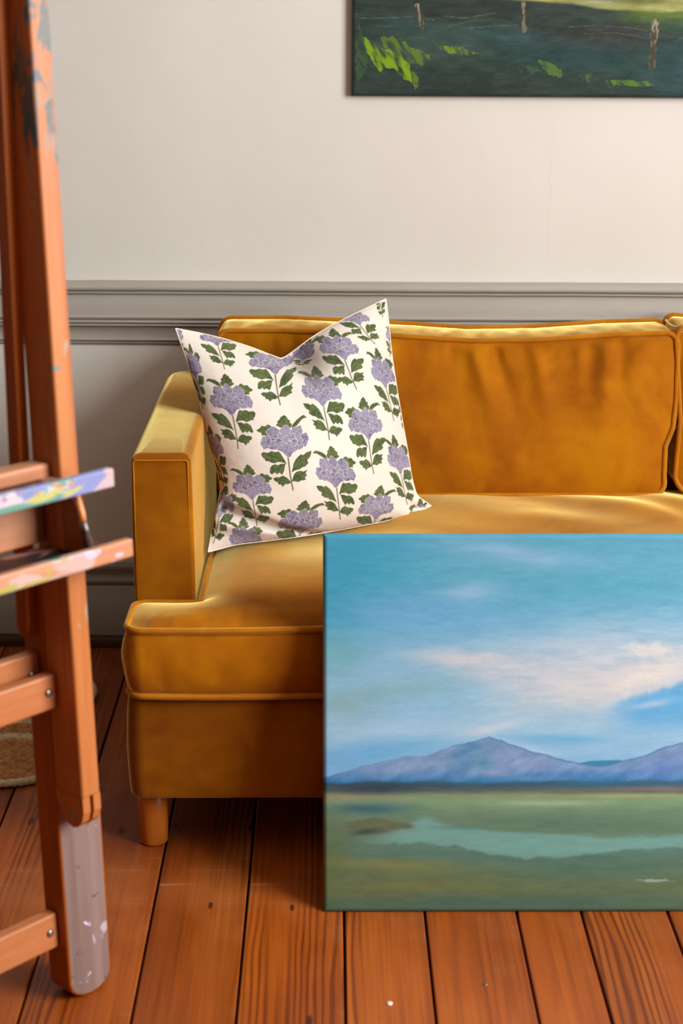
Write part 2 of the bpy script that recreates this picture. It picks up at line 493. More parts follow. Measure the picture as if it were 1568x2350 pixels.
# dado rail and skirting: mouldings extruded along the wall
def moulding(name, prof, x0, x1, mat, jig=0.0006, step=0.04):
    xs = np.arange(x0, x1 + step, step)
    prof = np.array(prof, float)
    V = np.zeros((len(xs), len(prof), 3))
    V[..., 0] = xs[:, None]
    V[..., 1] = -prof[None, :, 0]; V[..., 2] = prof[None, :, 1]
    V[..., 2] += jig * (fbm(xs * 3.1, xs * 0 + 2, 3)[:, None] - 0.5) * 4 + jig * (rng.random(V.shape[:2]) - 0.5)
    V[..., 1] += jig * 0.6 * (rng.random(V.shape[:2]) - 0.5)
    o = mesh_np(name, V, grid_quads(len(xs), len(prof)), mat, None, False)
    return on_wall(o)
rail = moulding('trim_1', [(0, .876), (.022, .874), (.030, .866), (.031, .860), (.027, .8565), (.018, .8555), (.018, .853), (.023, .8525), (.024, .850), (.021, .8485), (.014, .848), (.014, .8455), (.0165, .845),
    (.0165, .800), (.0165, .7985), (.027, .798), (.0275, .7955), (.024, .7915), (.017, .790), (.0165, .788), (.022, .7875), (.0235, .784), (.020, .7815), (.0125, .781), (.0125, .779), (.0175, .7785), (.018, .775), (.012, .7735), (.0085, .773),
    (.0085, .746), (.0085, .745), (.015, .7445), (.016, .742), (.012, .739), (.006, .737), (.009, .736), (.008, .733), (0, .728)], -4.0, 3.4, M['trim'])
tag(rail, 'grey painted dado rail along the wall', kind='structure')
skirt = moulding('baseboard_back', [(0, .205), (.012, .204), (.016, .198), (.014, .190), (.010, .180), (.009, .172), (.013, .171), (.017, .168), (.019, .163), (.018, .156), (.014, .1545), (.014, .1525), (.018, .152), (.018, .0), ], -4.0, 3.4, M['skirting'])
tag(skirt, 'dark grey baseboard at the foot of the wall', kind='structure')
shoe = moulding('trim_2', [(.0175, .028), (.026, .027), (.032, .020), (.034, .010), (.034, .0)], -4.0, 3.4, M['shoe'])
tag(shoe, 'narrow dark brown strip between baseboard and floor', kind='structure')

# floorboards: each board its own piece of the floor
floor = tag(box('floor', -4.5, 2.7, -5.6, 4.2, -0.06, -0.022, M['under']), 'old waxed pine board floor', kind='structure')
seams = [-0.472, -0.302, -0.144, 0.021, 0.157, 0.312, 0.421]
x = seams[-1]
while x < 2.55:
    x += random.uniform(0.135, 0.168); seams.append(x)
x = seams[0]
while x > -4.3:
    x -= random.uniform(0.14, 0.172); seams.insert(0, x)
for a, b in zip(seams[:-1], seams[1:]):
    g = 0.0022
    w = (b - a) / 2 - g
    h = random.uniform(-0.0008, 0.0)
    bm = bm_box(-w, w, -4.75, 4.75, -0.021, h, 0.0016, 1)
    o = from_bm('floorboard', bm, M['floor'], floor)
    o.location = ((a + b) / 2, -0.72, 0)
mm = Mat('white_paint_drop', 0.4, 0.4); mm.color(mm.ramp(mm.noise(mm.obj(), 300, 2), [(0.3, srgb(226, 206, 186)), (0.7, srgb(240, 226, 210))]))
bm = bmesh.new(); bmesh.ops.create_uvsphere(bm, u_segments=10, v_segments=6, radius=1.0)
for v in bm.verts: v.co = (v.co.x * 0.0047 * (1 + .2 * v.co.y), v.co.y * 0.0062, max(v.co.z, -0.1) * 0.0012)
fl = from_bm('paint_drop', bm, mm.m, floor, True); fl.location = (0.089, 2.283, 0.0003)
bm = bmesh.new(); bmesh.ops.create_uvsphere(bm, u_segments=10, v_segments=6, radius=1.0)
for v in bm.verts: v.co = (v.co.x * 0.0034, v.co.y * 0.0034, max(v.co.z, -0.1) * 0.0016)
fl = from_bm('nail_head', bm, M['bolt'], floor, True); fl.location = (0.24, 2.335, 0.0003)

# ------------------------------------------------------------------ sofa
def round_rect(x0, x1, y0, y1, rads, inset, npc=8):
    """loop of a rectangle with a radius for each corner: (x0y0, x1y0, x1y1, x0y1)"""
    x0 += inset; x1 -= inset; y0 += inset; y1 -= inset
    pts = []
    for (cx, cy, a0), r in zip(((x0, y0, 180), (x1, y0, 270), (x1, y1, 0), (x0, y1, 90)), rads):
        r = max(r - inset, 0.0015)
        ox = cx + (r if cx == x0 else -r); oy = cy + (r if cy == y0 else -r)
        for k in range(npc):
            a = math.radians(a0 + 90 * k / (npc - 1))
            pts.append((ox + r * math.cos(a), oy + r * math.sin(a)))
    return np.array(pts)

def padded_block(name, x0, x1, y0, y1, z0, z1, rads, rt, mat, parent, rb=0.004, puff=0.0, nz=14):
    loops = []
    for k in range(4):
        a = math.pi / 2 * k / 3
        loops.append((round_rect(x0, x1, y0, y1, rads, rb * (1 - math.sin(a))), z0 + rb * (1 - math.cos(a))))
    for k in range(1, nz):
        s = k / nz
        loops.append((round_rect(x0, x1, y0, y1, rads, -puff * math.sin(math.pi * s)), z0 + rb + (z1 - rt - z0 - rb) * s))
    for k in range(7):
        a = math.pi / 2 * k / 6
        loops.append((round_rect(x0, x1, y0, y1, rads, rt * (1 - math.cos(a))), z1 - rt + rt * math.sin(a)))
    n = len(loops[0][0])
    V = [np.column_stack([l, np.full(n, z)]) for l, z in loops]
    q = []
    for i in range(len(loops) - 1):
        for s in range(n):
            s2 = (s + 1) % n
            q.append((i * n + s, i * n + s2, (i + 1) * n + s2, (i + 1) * n + s))
    # caps: lofted inwards so the top stays smooth
    last = len(loops) - 1
    top = loops[-1][0]; c = top.mean(0)
    for k in (0.66, 0.33):
        V.append(np.column_stack([c + (top - c) * k, np.full(n, loops[-1][1])]))
        i = len(V) - 2
        for s in range(n):
            s2 = (s + 1) % n
            q.append((i * n + s, i * n + s2, (i + 1) * n + s2, (i + 1) * n + s))
    V = np.vstack(V + [np.array([[c[0], c[1], loops[-1][1]], [c[0], c[1], z0]])])
    i = (len(V) - 2) // n - 1
    tr = [(i * n + s, i * n + (s + 1) % n, len(V) - 2) for s in range(n)] + [((s + 1) % n, s, len(V) - 1) for s in range(n)]
    return mesh_np(name, V, q, mat, parent, True, None, tr)

SX0, SX1 = -0.352, 1.826          # outer faces of the arms
AX = 0.106                        # arm thickness
AFY, ABY = 2.90, 3.66             # arm front and rear
ATOP = 0.709
sofa = tag(empty('sofa', ((SX0 + SX1) / 2, 3.2, 0)), 'mustard velvet sofa with slim square arms and round wooden legs', 'sofa')
SO = Vector((-(SX0 + SX1) / 2, -3.2, 0))
def S(o):
    o.parent = sofa; o.location = SO
    return o
S(padded_block('base', SX0 - 0.006, SX1 + 0.006, 2.752, 3.70, 0.117, 0.312, (0.03, 0.03, 0.03, 0.03), 0.02, M['frame_velvet_shaded'], sofa, 0.006, 0.004))
S(padded_block('arm', SX0, SX0 + AX, AFY, ABY, 0.30, ATOP, (0.006, 0.006, 0.03, 0.070), 0.016, M['frame_velvet_shaded'], sofa, 0.004, 0.002))
S(padded_block('arm', SX1 - AX, SX1, AFY, ABY, 0.30, ATOP, (0.006, 0.006, 0.070, 0.03), 0.016, M['frame_velvet_shaded'], sofa, 0.004, 0.002))
S(padded_block('backrest', SX0 + AX - 0.01, SX1 - AX + 0.01, 3.615, 3.70, 0.30, 0.70, (0.02, 0.02, 0.04, 0.04), 0.02, M['frame_velvet_shaded'], sofa, 0.004, 0.002))
for sx, arm_x0 in ((0, SX0), (1, SX1 - AX)):
    xa, xb = arm_x0 + 0.004, arm_x0 + AX - 0.006
    pts = [(xa, AFY - 0.0005, z) for z in np.linspace(0.46, ATOP - 0.014, 20)] + [(x, AFY - 0.0005, ATOP - 0.011) for x in np.linspace(xa + 0.003, xb - 0.003, 12)] + [(xb, AFY - 0.0005, z) for z in np.linspace(ATOP - 0.014, 0.46, 20)]
    S(tube('seam', pts, 0.0014, M['piping'], sofa, False, 6))
for lx in (SX0 + 0.028, SX1 - 0.028):
    for ly in (2.82, 3.62):
        zs = [(0.0, 0.0225), (0.002, 0.0245), (0.006, 0.0258), (0.06, 0.0268), (0.122, 0.0278)]
        S(tube('leg', [(lx, ly, z) for z, r in zs], [r for z, r in zs], M['leg'], sofa, False, 28))

# ---- cushions: two panels, boxing strip, piped seams
def cushion(name, xs, ys, inside, corners, R, half, crown_t, crown_b, crown_s, bulge, warp, mats, disp=None, pipe_r=0.006, skip_pipe=False, root=None):
    nx, ny = len(xs), len(ys)
    cx = (xs[:-1] + xs[1:]) / 2; cy = (ys[:-1] + ys[1:]) / 2
    cell = inside(cx[:, None], cy[None, :]) & np.ones((nx - 1, ny - 1), bool)
    used = np.zeros((nx, ny), bool)
    for di in (0, 1):
        for dj in (0, 1):
            used[di:nx - 1 + di, dj:ny - 1 + dj] |= cell
    idx = -np.ones((nx, ny), int); idx[used] = np.arange(used.sum())
    X, Y = np.meshgrid(xs, ys, indexing='ij')
    px, py = X[used].copy(), Y[used].copy()
    # ordered boundary loop
    nxt = {}
    pad = np.pad(cell, 1)
    for i in range(nx - 1):
        for j in range(ny - 1):
            if not cell[i, j]: continue
            if not pad[i + 1, j]: nxt[idx[i, j]] = idx[i + 1, j]
            if not pad[i + 2, j + 1]: nxt[idx[i + 1, j]] = idx[i + 1, j + 1]
            if not pad[i + 1, j + 2]: nxt[idx[i + 1, j + 1]] = idx[i, j + 1]
            if not pad[i, j + 1]: nxt[idx[i, j + 1]] = idx[i, j]
    s0 = next(iter(nxt)); loop = [s0]; k = nxt[s0]
    while k != s0:
        loop.append(k); k = nxt[k]
    loop = np.array(loop)
    for (qx, qy, sx, sy) in corners:
        a = (px - qx) * sx; b = (py - qy) * sy
        m = (a >= -1e-6) & (b >= -1e-6) & (a <= R) & (b <= R)
        p = 1 - a[m] / R; q = 1 - b[m] / R
        p2 = p * np.sqrt(1 - q * q / 2); q2 = q * np.sqrt(1 - p * p / 2)
        px[m] = qx + sx * R * (1 - p2); py[m] = qy + sy * R * (1 - q2)
    LB = np.column_stack([px[loop], py[loop]])
    d = np.full(len(px), 9.0)
    for k in range(0, len(LB), 2):
        d = np.minimum(d, np.hypot(px - LB[k, 0], py - LB[k, 1]))
    d[loop] = 0
    # dome height: relaxed membrane pinned at the seam
    Hm = np.zeros((nx, ny)); free = used.copy()
    bi = np.zeros(len(px), bool); bi[loop] = True
    fb_ = np.zeros((nx, ny), bool); fb_[used] = ~bi; free &= fb_
    dxl = np.ones(nx); dxl[1:-1] = (xs[2:] - xs[:-2]) / 2; dyl = np.ones(ny); dyl[1:-1] = (ys[2:] - ys[:-2]) / 2
    wx = 1 / dxl[:, None] ** 2; wy = 1 / dyl[None, :] ** 2; L2 = 1 / (crown_s * 0.42) ** 2
    den = 2 * wx + 2 * wy + L2
    Hm[free] = 1.0
    for _ in range(420):
        Hn = np.zeros_like(Hm)
        Hn[1:-1, 1:-1] = (wx[1:-1] * (Hm[2:, 1:-1] + Hm[:-2, 1:-1]) + wy[:, 1:-1] * (Hm[1:-1, 2:] + Hm[1:-1, :-2]) + L2) / den[1:-1, 1:-1]
        Hm = np.where(free, Hn, 0)
    prof = Hm[used]
    zt = half + crown_t * prof; zb = -half - crown_b * prof
    if disp is not None:
        zt = zt + disp(px, py, d)
    tan = np.roll(LB, -1, 0) - np.roll(LB, 1, 0)
    nrm = np.column_stack([tan[:, 1], -tan[:, 0]]); nrm /= np.linalg.norm(nrm, axis=1)[:, None] + 1e-9
    nb = 9; n = len(loop)
    box_rows = []
    for r in range(1, nb - 1):
        s = r / (nb - 1)
        jit = 0.0035 * (fbm(np.arange(n) * 0.25, np.full(n, s * 3), 21) - .5) * 2
        off = (bulge + jit) * math.sin(math.pi * s) ** 0.7
        box_rows.append(np.column_stack([LB + nrm * np.reshape(off, (-1, 1)), np.full(n, half * (1 - 2 * s))]))
    nv = len(px)
    V = np.vstack([np.column_stack([px, py, zt]), np.column_stack([px, py, zb])] + box_rows)
    I, J = np.nonzero(cell)
    qt = np.column_stack([idx[I, J], idx[I + 1, J], idx[I + 1, J + 1], idx[I, J + 1]])
    Q = [qt, qt[:, ::-1] + nv]
    rows = [loop] + [2 * nv + r * n + np.arange(n) for r in range(nb - 2)] + [loop + nv]
    for a, b in zip(rows[:-1], rows[1:]):
        Q.append(np.column_stack([a, b, np.roll(b, -1), np.roll(a, -1)]))
    body = mesh_np('cover', warp(V), np.vstack(Q), mats[0], root)
    for zz in (half, -half):
        P = np.column_stack([LB + nrm * 0.003, np.full(n, zz)])
        tube('piping', warp(P), pipe_r, mats[1], root, True, 8)
    return body

# seat cushion: one bench cushion with ears wrapping in front of both arms
seat = tag(empty('seat_cushion', (0.737, 3.18, 0.312)), 'long mustard velvet bench seat cushion with piped edges on the sofa base', 'cushion')
cx0, cx1, ix0, ix1 = -0.350, 1.824, -0.232, 1.706
cy0, cy1, ey = 2.742, 3.600, 2.886
def seq(*segs):
    out = []
    for a, b, n in segs: out.append(np.linspace(a, b, n, endpoint=False))
    return np.concatenate(out + [np.array([segs[-1][1]])])
xs = seq((cx0, cx0 + .04, 9), (cx0 + .04, ix0, 10), (ix0, ix0 + 0.05, 6), (ix0 + .05, 0.9, 100), (.9, ix1 - .05, 50), (ix1 - .05, ix1, 5), (ix1, cx1 - .04, 8), (cx1 - .04, cx1, 8))
ys = seq((cy0, cy0 + .04, 9), (cy0 + .04, ey, 12), (ey, cy1 - .04, 70), (cy1 - .04, cy1, 6))
def seat_disp(x, y, d):
    w = smoothstep(0.02, 0.16, d)
    # pulled creases fanning out from under the back cushion on the right
    a = (x - 0.45) * 0.75 + (y - 3.4) * 0.9
    r1 = np.sin(x * 34.0 + (y - 3.5) * 26.0 + 9 * fbm(x * 3, y * 3, 31, 2)) * smoothstep(.35, .65, fbm(x * 5, y * 5, 37, 2) + .1) * smoothstep(0.15, 0.5, x) * smoothstep(3.15, 3.4, y)
    r2 = 0.012 * (fbm(x * 3.2, y * 3.6, 33, 2) - .5)
    pil = -0.018 * np.exp(-((x + 0.02) ** 2 / 0.05 + (y - 3.25) ** 2 / 0.03))
    puck = 0.005 * (fbm(x * 40, y * 6, 34, 2) - .5) * 2 * np.exp(-((y - cy0 - .02) / .03) ** 2)
    return w * (0.0032 * r1 + r2 + pil) + puck
def seat_warp(V):
    V = V.copy()
    x, y, z = V[:, 0].copy(), V[:, 1].copy(), V[:, 2].copy()
    V[:, 2] = z + 0.3785 - 0.312 + 0.004 * smoothstep(-0.3, 0.1, x) + 0.002 * np.sin(x * 9)
    # front bottom edge sags a touch toward the middle, belly overhangs
    V[:, 2] -= np.where(z < 0, 0.004 * np.sin(np.clip((x + .35) / 2.17, 0, 1) * np.pi), 0)
    V[:, 0] = x - 0.737; V[:, 1] = y - 3.18
    return V
cushion('seat', xs, ys, lambda x, y: (y < ey) | ((x > ix0) & (x < ix1)),
        [(cx0, cy0, 1, 1), (cx1, cy0, -1, 1), (cx0, ey, 1, -1), (cx1, ey, -1, -1)], 0.026, 0.060, 0.028, 0.008, 0.15, 0.013, seat_warp,
        (M['velvet'], M['piping']), seat_disp, 0.0055, root=seat)

# back cushions
def back_cushion(label, xc, w, ztops, redge, ledge, seed, x_loc):
    root = tag(empty('back_cushion', (xc, 3.55, 0.455)), label, 'cushion')
    h, th, lean = 0.332, 0.150, math.radians(12.5)
    xs = seq((-w / 2, -w / 2 + .03, 7), (-w / 2 + .03, w / 2 - .03, 150), (w / 2 - .03, w / 2, 7))
    ys = seq((0, .03, 7), (.03, h - .03, 60), (h - .03, h, 7))
    def disp(x, y, d):
        u = x + xc
        pk = np.zeros_like(x)
        for (c, a, ln, sl, wd) in [(-.06, .004, .09, .1, .012), (.12, .006, .10, .05, .014), (.30, .011, .15, .30, .017), (.345, -.007, .13, .30, .013), (.435, .009, .13, .15, .015), (.53, .005, .09, .0, .012), (.585, .011, .14, -.05, .016), (.625, -.006, .10, -.1, .013), (.68, .007, .1, -.6, .018), (1.0, .008, .12, .1, .016), (1.2, .009, .12, -.1, .016), (1.45, .008, .1, .1, .014)]:
            dy = h - y
            pk += a * np.exp(-((u - c - sl * dy) / (wd * (1 + 3.0 * dy))) ** 2) * smoothstep(0.0, 0.02, dy) * np.exp(-(dy / ln) ** 2)
        fine = 0.006 * (fbm(u * 38, y * 7, seed, 2) - .5) * 2 * np.exp(-((h - y - .018) / .026) ** 2) * smoothstep(0, .012, h - y)
        side = 0.006 * (fbm(u * 6 + y * 5, y * 9, seed + 3) - .5) * smoothstep(.01, .08, d)
        cr = 0.004 * (fbm(u * 14, y * 14, seed + 7) - .5) * np.exp(-(((u - .58) / .13) ** 2 + ((y - .11) / .09) ** 2))
        return pk * 1.45 + fine + side + cr
    def warp(V):
        V = V.copy(); x, y, z = V[:, 0].copy(), V[:, 1].copy(), V[:, 2].copy()
        fy = y / h
        # wavy top, soft edges
        y = y + np.interp(x + xc, *ztops) * np.clip(fy, 0, 1) ** 2
        x = x + np.interp(fy, *redge) * smoothstep(w / 2 - .12, w / 2, x) + np.interp(fy, *ledge) * smoothstep(-w / 2 + .12, -w / 2, x)
        # local: front (+z panel) faces -Y, lean back
        yy = -(z - th / 2 + 0.0)
        out = np.empty_like(V)
        out[:, 0] = x
        out[:, 1] = yy * 0.95 + y * math.tan(lean) - 0.048
        out[:, 2] = y * 0.985 + yy * 0.02 * fy + 0.012
        return out
    cushion('back', xs, ys, lambda x, y: np.ones(np.broadcast(x, y).shape, bool),
            [(-w / 2, 0, 1, 1), (w / 2, 0, -1, 1), (-w / 2, h, 1, -1), (w / 2, h, -1, -1)], 0.024, th / 2, 0.026, 0.012, 0.13, 0.006, warp,
            (M['velvet'], M['piping']), disp, 0.0058, root=root)
    return root
back_cushion('mustard velvet back cushion behind the floral pillow with puckered piped top edge', 0.2475, 0.975,
             ([-.25, -.1, .12, .3, .45, .6, .73], [0.010, 0.010, 0.000, -0.012, -0.010, 0.0, 0.004]),
             ([0, .12, .3, .42, .6, 1], [-.022, -.024, -.022, -.006, 0.0, 0.004]), ([0, .5, 1], [0, 0, 0.0]), 41, 0)
back_cushion('mustard velvet back cushion cut off by the right edge of the photo', 1.2225, 0.955,
             ([.74, .8, 1.0, 1.3, 1.7], [0.018, 0.012, 0.004, -0.004, 0.0]),
             ([0, .5, 1], [0, 0, 0]), ([0, .1, .25, .45, 1], [0.010, -.004, 0.000, 0.006, -.006]), 57, 0)

# thin string lying over the seam between the two cushions
mm = Mat('pale_string', 0.9, 0.1); mm.color(mm.ramp(mm.noise(mm.obj(), 400, 2), [(0.3, srgb(188, 138, 96)), (0.7, srgb(214, 168, 128))])); M['string'] = mm.m
sp = np.array([(0.716, 3.60, 0.826), (0.727, 3.598, 0.815), (0.740, 3.594, 0.811), (0.752, 3.588, 0.816), (0.766, 3.584, 0.820), (0.785, 3.58, 0.818)])
tt = np.linspace(0, 5, 26); spf = np.column_stack([np.interp(tt, range(6), sp[:, k]) for k in range(3)])
for _ in range(2): spf[1:-1] = (spf[:-2] + 2 * spf[1:-1] + spf[2:]) / 4
tag(tube('string', spf, [0.0035] * 2 + [0.0022] * 24, M['string'], None, False, 6), 'short pale string lying over the gap between the two back cushions', 'string')

# ------------------------------------------------------------------ throw pillow with flower print
def rast_poly(img, mask_fn_pts, col, rngbox=None):
    P = np.asarray(mask_fn_pts, float)
    H, W = img.shape[:2]
    x0, x1 = int(max(P[:, 0].min() - 1, 0)), int(min(P[:, 0].max() + 2, W)); y0, y1 = int(max(P[:, 1].min() - 1, 0)), int(min(P[:, 1].max() + 2, H))
    if x1 <= x0 or y1 <= y0: return None
    gx, gy = np.meshgrid(np.arange(x0, x1) + .5, np.arange(y0, y1) + .5)
    ins = np.zeros(gx.shape, bool)
    a = P; b = np.roll(P, -1, 0)
    for (xa, ya), (xb, yb) in zip(a, b):
        if ya == yb: continue
        c = ((ya > gy) != (yb > gy)) & (gx < (xb - xa) * (gy - ya) / (yb - ya) + xa)
        ins ^= c
    sub = img[y0:y1, x0:x1]
    col = col(gx, gy) if callable(col) else np.array(col, float)
    if col.ndim == 1: sub[ins] = col
    else: sub[ins] = col[ins]
    return None
def rast_line(img, pts, w, col):
    pts = np.asarray(pts, float)
    for a, b in zip(pts[:-1], pts[1:]):
        d = b - a; L = np.hypot(*d) + 1e-6; nrm = np.array([-d[1], d[0]]) / L * w / 2
        e = d / L * w * .25
        rast_poly(img, [a + nrm - e, b + nrm + e, b - nrm + e, a - nrm - e], col)

def ell(cx, cy, rx, ry, rot=0, k=5, amp=0.07, ph=0.0):
    t = np.linspace(0, 2 * np.pi, 28, endpoint=False)
    m = 1 + amp * np.cos(k * t + ph)
    x, y = rx * m * np.cos(t), ry * m * np.sin(t); r = math.radians(rot)
    return np.column_stack([cx + x * math.cos(r) - y * math.sin(r), cy + x * math.sin(r) + y * math.cos(r)])
LEAVES = [  # outline, mid-rib
    ([(137, 1110), (160, 1085), (215, 1095), (250, 1074), (290, 1086), (330, 1076), (352, 1100), (372, 1130), (398, 1170), (425, 1218), (375, 1202), (330, 1198), (290, 1216), (250, 1205), (222, 1192), (190, 1190), (182, 1165), (160, 1150)], [(425, 1218), (330, 1150), (180, 1110)]),
    ([(490, 1315), (500, 1255), (505, 1215), (522, 1170), (545, 1140), (580, 1112), (605, 1128), (645, 1112), (705, 1108), (702, 1140), (690, 1170), (655, 1195), (672, 1228), (635, 1255), (595, 1262), (570, 1284), (535, 1290)], [(490, 1315), (570, 1210), (680, 1130)]),
    ([(245, 1300), (250, 1262), (270, 1240), (300, 1228), (330, 1240), (360, 1222), (412, 1222), (405, 1265), (402, 1300), (385, 1350), (350, 1325), (325, 1345), (300, 1322), (275, 1345), (248, 1335)], [(412, 1222), (330, 1275), (260, 1320)]),
    ([(495, 1425), (510, 1370), (520, 1335), (545, 1310), (585, 1300), (610, 1312), (662, 1298), (642, 1335), (664, 1358), (636, 1378), (652, 1408), (600, 1412), (570, 1432), (530, 1424)], [(495, 1425), (560, 1370), (640, 1315)]),
    ([(285, 1395), (320, 1378), (352, 1382), (392, 1362), (425, 1376), (452, 1396), (485, 1440), (450, 1462), (420, 1462), (396, 1494), (372, 1462), (346, 1465), (340, 1440), (305, 1425)], [(485, 1440), (390, 1420), (310, 1400)]),
    ([(370, 640), (398, 664), (412, 690), (440, 706), (436, 728), (462, 752), (450, 792), (395, 800), (340, 792), (285, 764), (308, 742), (298, 716), (322, 700), (330, 670)], [(385, 790), (372, 720), (370, 650)]),
    ([(75, 830), (110, 806), (128, 776), (170, 782), (200, 758), (245, 786), (240, 830), (212, 860), (200, 904), (165, 886), (140, 892), (130, 858), (100, 850)], [(225, 830), (160, 820), (85, 830)]),
    ([(460, 815), (462, 775), (478, 745), (515, 716), (555, 706), (600, 698), (642, 732), (600, 726), (568, 745), (535, 768), (500, 790)], [(465, 805), (510, 745), (625, 725)])]
STEM = [(438, 1140), (455, 1240), (470, 1330), (490, 1440), (505, 1490), (515, 1532)]
PETALS = [ell(262, 856, 72, 66, -20, 5, .09), ell(395, 832, 56, 64, 0, 4, .09), ell(520, 852, 70, 64, 20, 5, .09), ell(608, 968, 58, 76, 0, 6, .09), ell(188, 972, 58, 76, 0, 6, .09, 1),
          ell(270, 985, 30, 32), ell(266, 1030, 48, 26), ell(562, 968, 30, 32), ell(558, 1028, 48, 26),
          ell(342, 905, 27, 44, -18, 3), ell(472, 905, 27, 44, 18, 3), ell(332, 968, 36, 50, -38, 3), ell(490, 974, 36, 50, 38, 3), ell(410, 938, 25, 56, 0, 2), ell(378, 992, 22, 40, -14, 2), ell(444, 990, 22, 40, 14, 2),
          np.array([(303, 1052), (335, 1035), (352, 1008), (385, 1002), (408, 984), (436, 1000), (465, 1006), (490, 1036), (538, 1055), (500, 1076), (478, 1100), (468, 1132), (440, 1140), (405, 1112), (375, 1080), (345, 1068)], float)]

GREEN = np.array([88, 100, 58.]); DGREEN = np.array([56, 66, 38.]); LIL = np.array([142, 134, 150.]); DLIL = np.array([98, 90, 116.]); WHITE = np.array([218, 208, 200.])
def mot(base, dark, seed, lo=.45, hi=.75, f=0.16):
    def fn(gx, gy):
        n = fbm(gx * f, gy * f, seed, 3); n2 = fbm(gx * .03, gy * .03, seed + 5, 2)
        k = smoothstep(lo, hi, n * .65 + n2 * .35)[..., None]
        return base * (1 - k) + dark * k
    return fn
PS = 0.70     # raster scale (pattern units -> raster)
RW = 1120
fabric = np.empty((RW, RW, 3)); fabric[:] = (216, 204, 191)
def motif(cx, cy, w, ex, ey, mir, sy=None, top=True, rot=0.0):
    """one printed flower: centre, head width, where the stem ends, mirrored or not"""
    sx = w / 500.0
    hgt = max(ey - cy, 40) / 570.0
    if sy is None: sy = hgt
    def T(P):
        P = np.asarray(P, float)
        x = (P[:, 0] - 395) * (-1 if mir else 1); y = P[:, 1] - 960
        yy = np.where(y > 120, 120 * sy + (y - 120) * (hgt * 570 - 120 * sy) / 450.0, y * sy)
        k = (ex - cx) / max(ey - cy, 1)
        endx = (515 - 395) * (-1 if mir else 1) * sx
        X = x * sx + (k - endx / (hgt * 570)) * yy
        Y = yy
        if rot:
            r = math.radians(rot); X, Y = X * math.cos(r) - Y * math.sin(r), X * math.sin(r) + Y * math.cos(r)
        return np.column_stack([cx + X, cy + Y]) * PS
    lw = max(sx, 0.25) * 1.0
    rast_line(fabric, T(STEM), 15 * max(sx, .3) * PS, np.array([104, 96, 66.]))
    for k, (P, rib) in enumerate(LEAVES):
        if k >= 5 and not top: continue
        q = T(P); c = q.mean(0)
        rast_poly(fabric, q, DGREEN)
        rast_poly(fabric, c + (q - c) * 0.90, mot(GREEN, DGREEN * 1.12, 61 + k, .42, .72))
        rast_line(fabric, T(rib), 7 * max(sx, .3) * PS, DGREEN)
    rast_poly(fabric, T(ell(398, 948, 205, 112)), DLIL * 1.08)
    for k, P in enumerate(PETALS):
        q = T(P); c = q.mean(0)
        g = 1 + 5.5 * PS * max(sx, .3) / (np.abs(q - c).max() + 1e-6)
        rast_poly(fabric, c + (q - c) * g, WHITE)
        rast_poly(fabric, q, DLIL * 1.05)
        rast_poly(fabric, c + (q - c) * 0.93, mot(LIL, DLIL, 81 + k, .45, .74, .22))
MOTIFS = [(647, 870, 235, 697, 1135, 0), (362, 645, 205, 403, 910, 1), (848, 620, 208, 892, 880, 1), (1100, 790, 187, 1148, 1056, 0), (930, 1055, 205, 955, 1310, 1),
          (480, 1122, 190, 500, 1345, 1), (735, 1325, 220, 715, 1560, 0), (1163, 1245, 188, 1135, 1470, 0), (1303, 980, 130, 1350, 1230, 1), (1215, 505, 135, 1275, 765, 1),
          (562, 425, 222, 617, 665, 0, .33), (948, 372, 215, 1050, 600, 0, .36), (270, 292, 160, 322, 472, 1, .22), (1030, 190, 190, 1165, 340, 0, .24),
          (163, 455, 66, 212, 690, 1), (278, 905, 80, 330, 1130, 1), (322, 1235, 120, 270, 1450, 1), (440, 1425, 160, 440, 1650, 1),
          (1262, 285, 46, 1262, 400, 1), (1425, 1300, 110, 1430, 1500, 0), (1365, 1390, 110, 1370, 1600, 0), (745, 400, 110, 740, 470, 0, .3), (60, 290, 70, 60, 420, 0), (1330, 640, 40, 1345, 820, 0), (1195, 60, 60, 1220, 180, 0)]
for a in MOTIFS[::-1]:
    motif(*a)
# soften by one pixel so that the print reads as cloth
fb = fabric.copy()
fb[1:-1, 1:-1] = (fabric[1:-1, 1:-1] * 4 + fabric[:-2, 1:-1] + fabric[2:, 1:-1] + fabric[1:-1, :-2] + fabric[1:-1, 2:]) / 8
fabric = fb

def curve_fn(pts):
    P = np.asarray(pts, float)
    s = np.concatenate([[0], np.cumsum(np.hypot(*np.diff(P, axis=0).T))]); s /= s[-1]
    # smooth (Catmull-like) by dense cubic resample
    tt = np.linspace(0, 1, 400); Q = np.column_stack([np.interp(tt, s, P[:, k]) for k in range(P.shape[1])])
    K = 13
    for _ in range(2):
        R = np.vstack([2 * Q[0] - Q[K:0:-1], Q, 2 * Q[-1] - Q[-2:-K - 2:-1]])
        ker = np.hanning(2 * K + 1); ker /= ker.sum()
        Q = np.column_stack([np.convolve(R[:, k], ker, 'valid') for k in range(Q.shape[1])])[:400]
        Q[0] = P[0]; Q[-1] = P[-1]
    return lambda t: np.column_stack([np.interp(np.ravel(t), tt, Q[:, k]) for k in range(Q.shape[1])])
def coons(top, left, bottom, right, u, v):
    ct, cl, cb, cr = map(curve_fn, (top, left, bottom, right))
    T_, B_ = ct(u), cb(u); L_, R_ = cl(v), cr(v)
    U = u[:, None, None]; Vv = v[None, :, None]
    p00, p10, p01, p11 = B_[0], B_[-1], T_[0], T_[-1]
    return (1 - Vv) * B_[:, None] + Vv * T_[:, None] + (1 - U) * L_[None] + U * R_[None] - ((1 - U) * (1 - Vv) * p00 + U * (1 - Vv) * p10 + (1 - U) * Vv * p01 + U * Vv * p11)
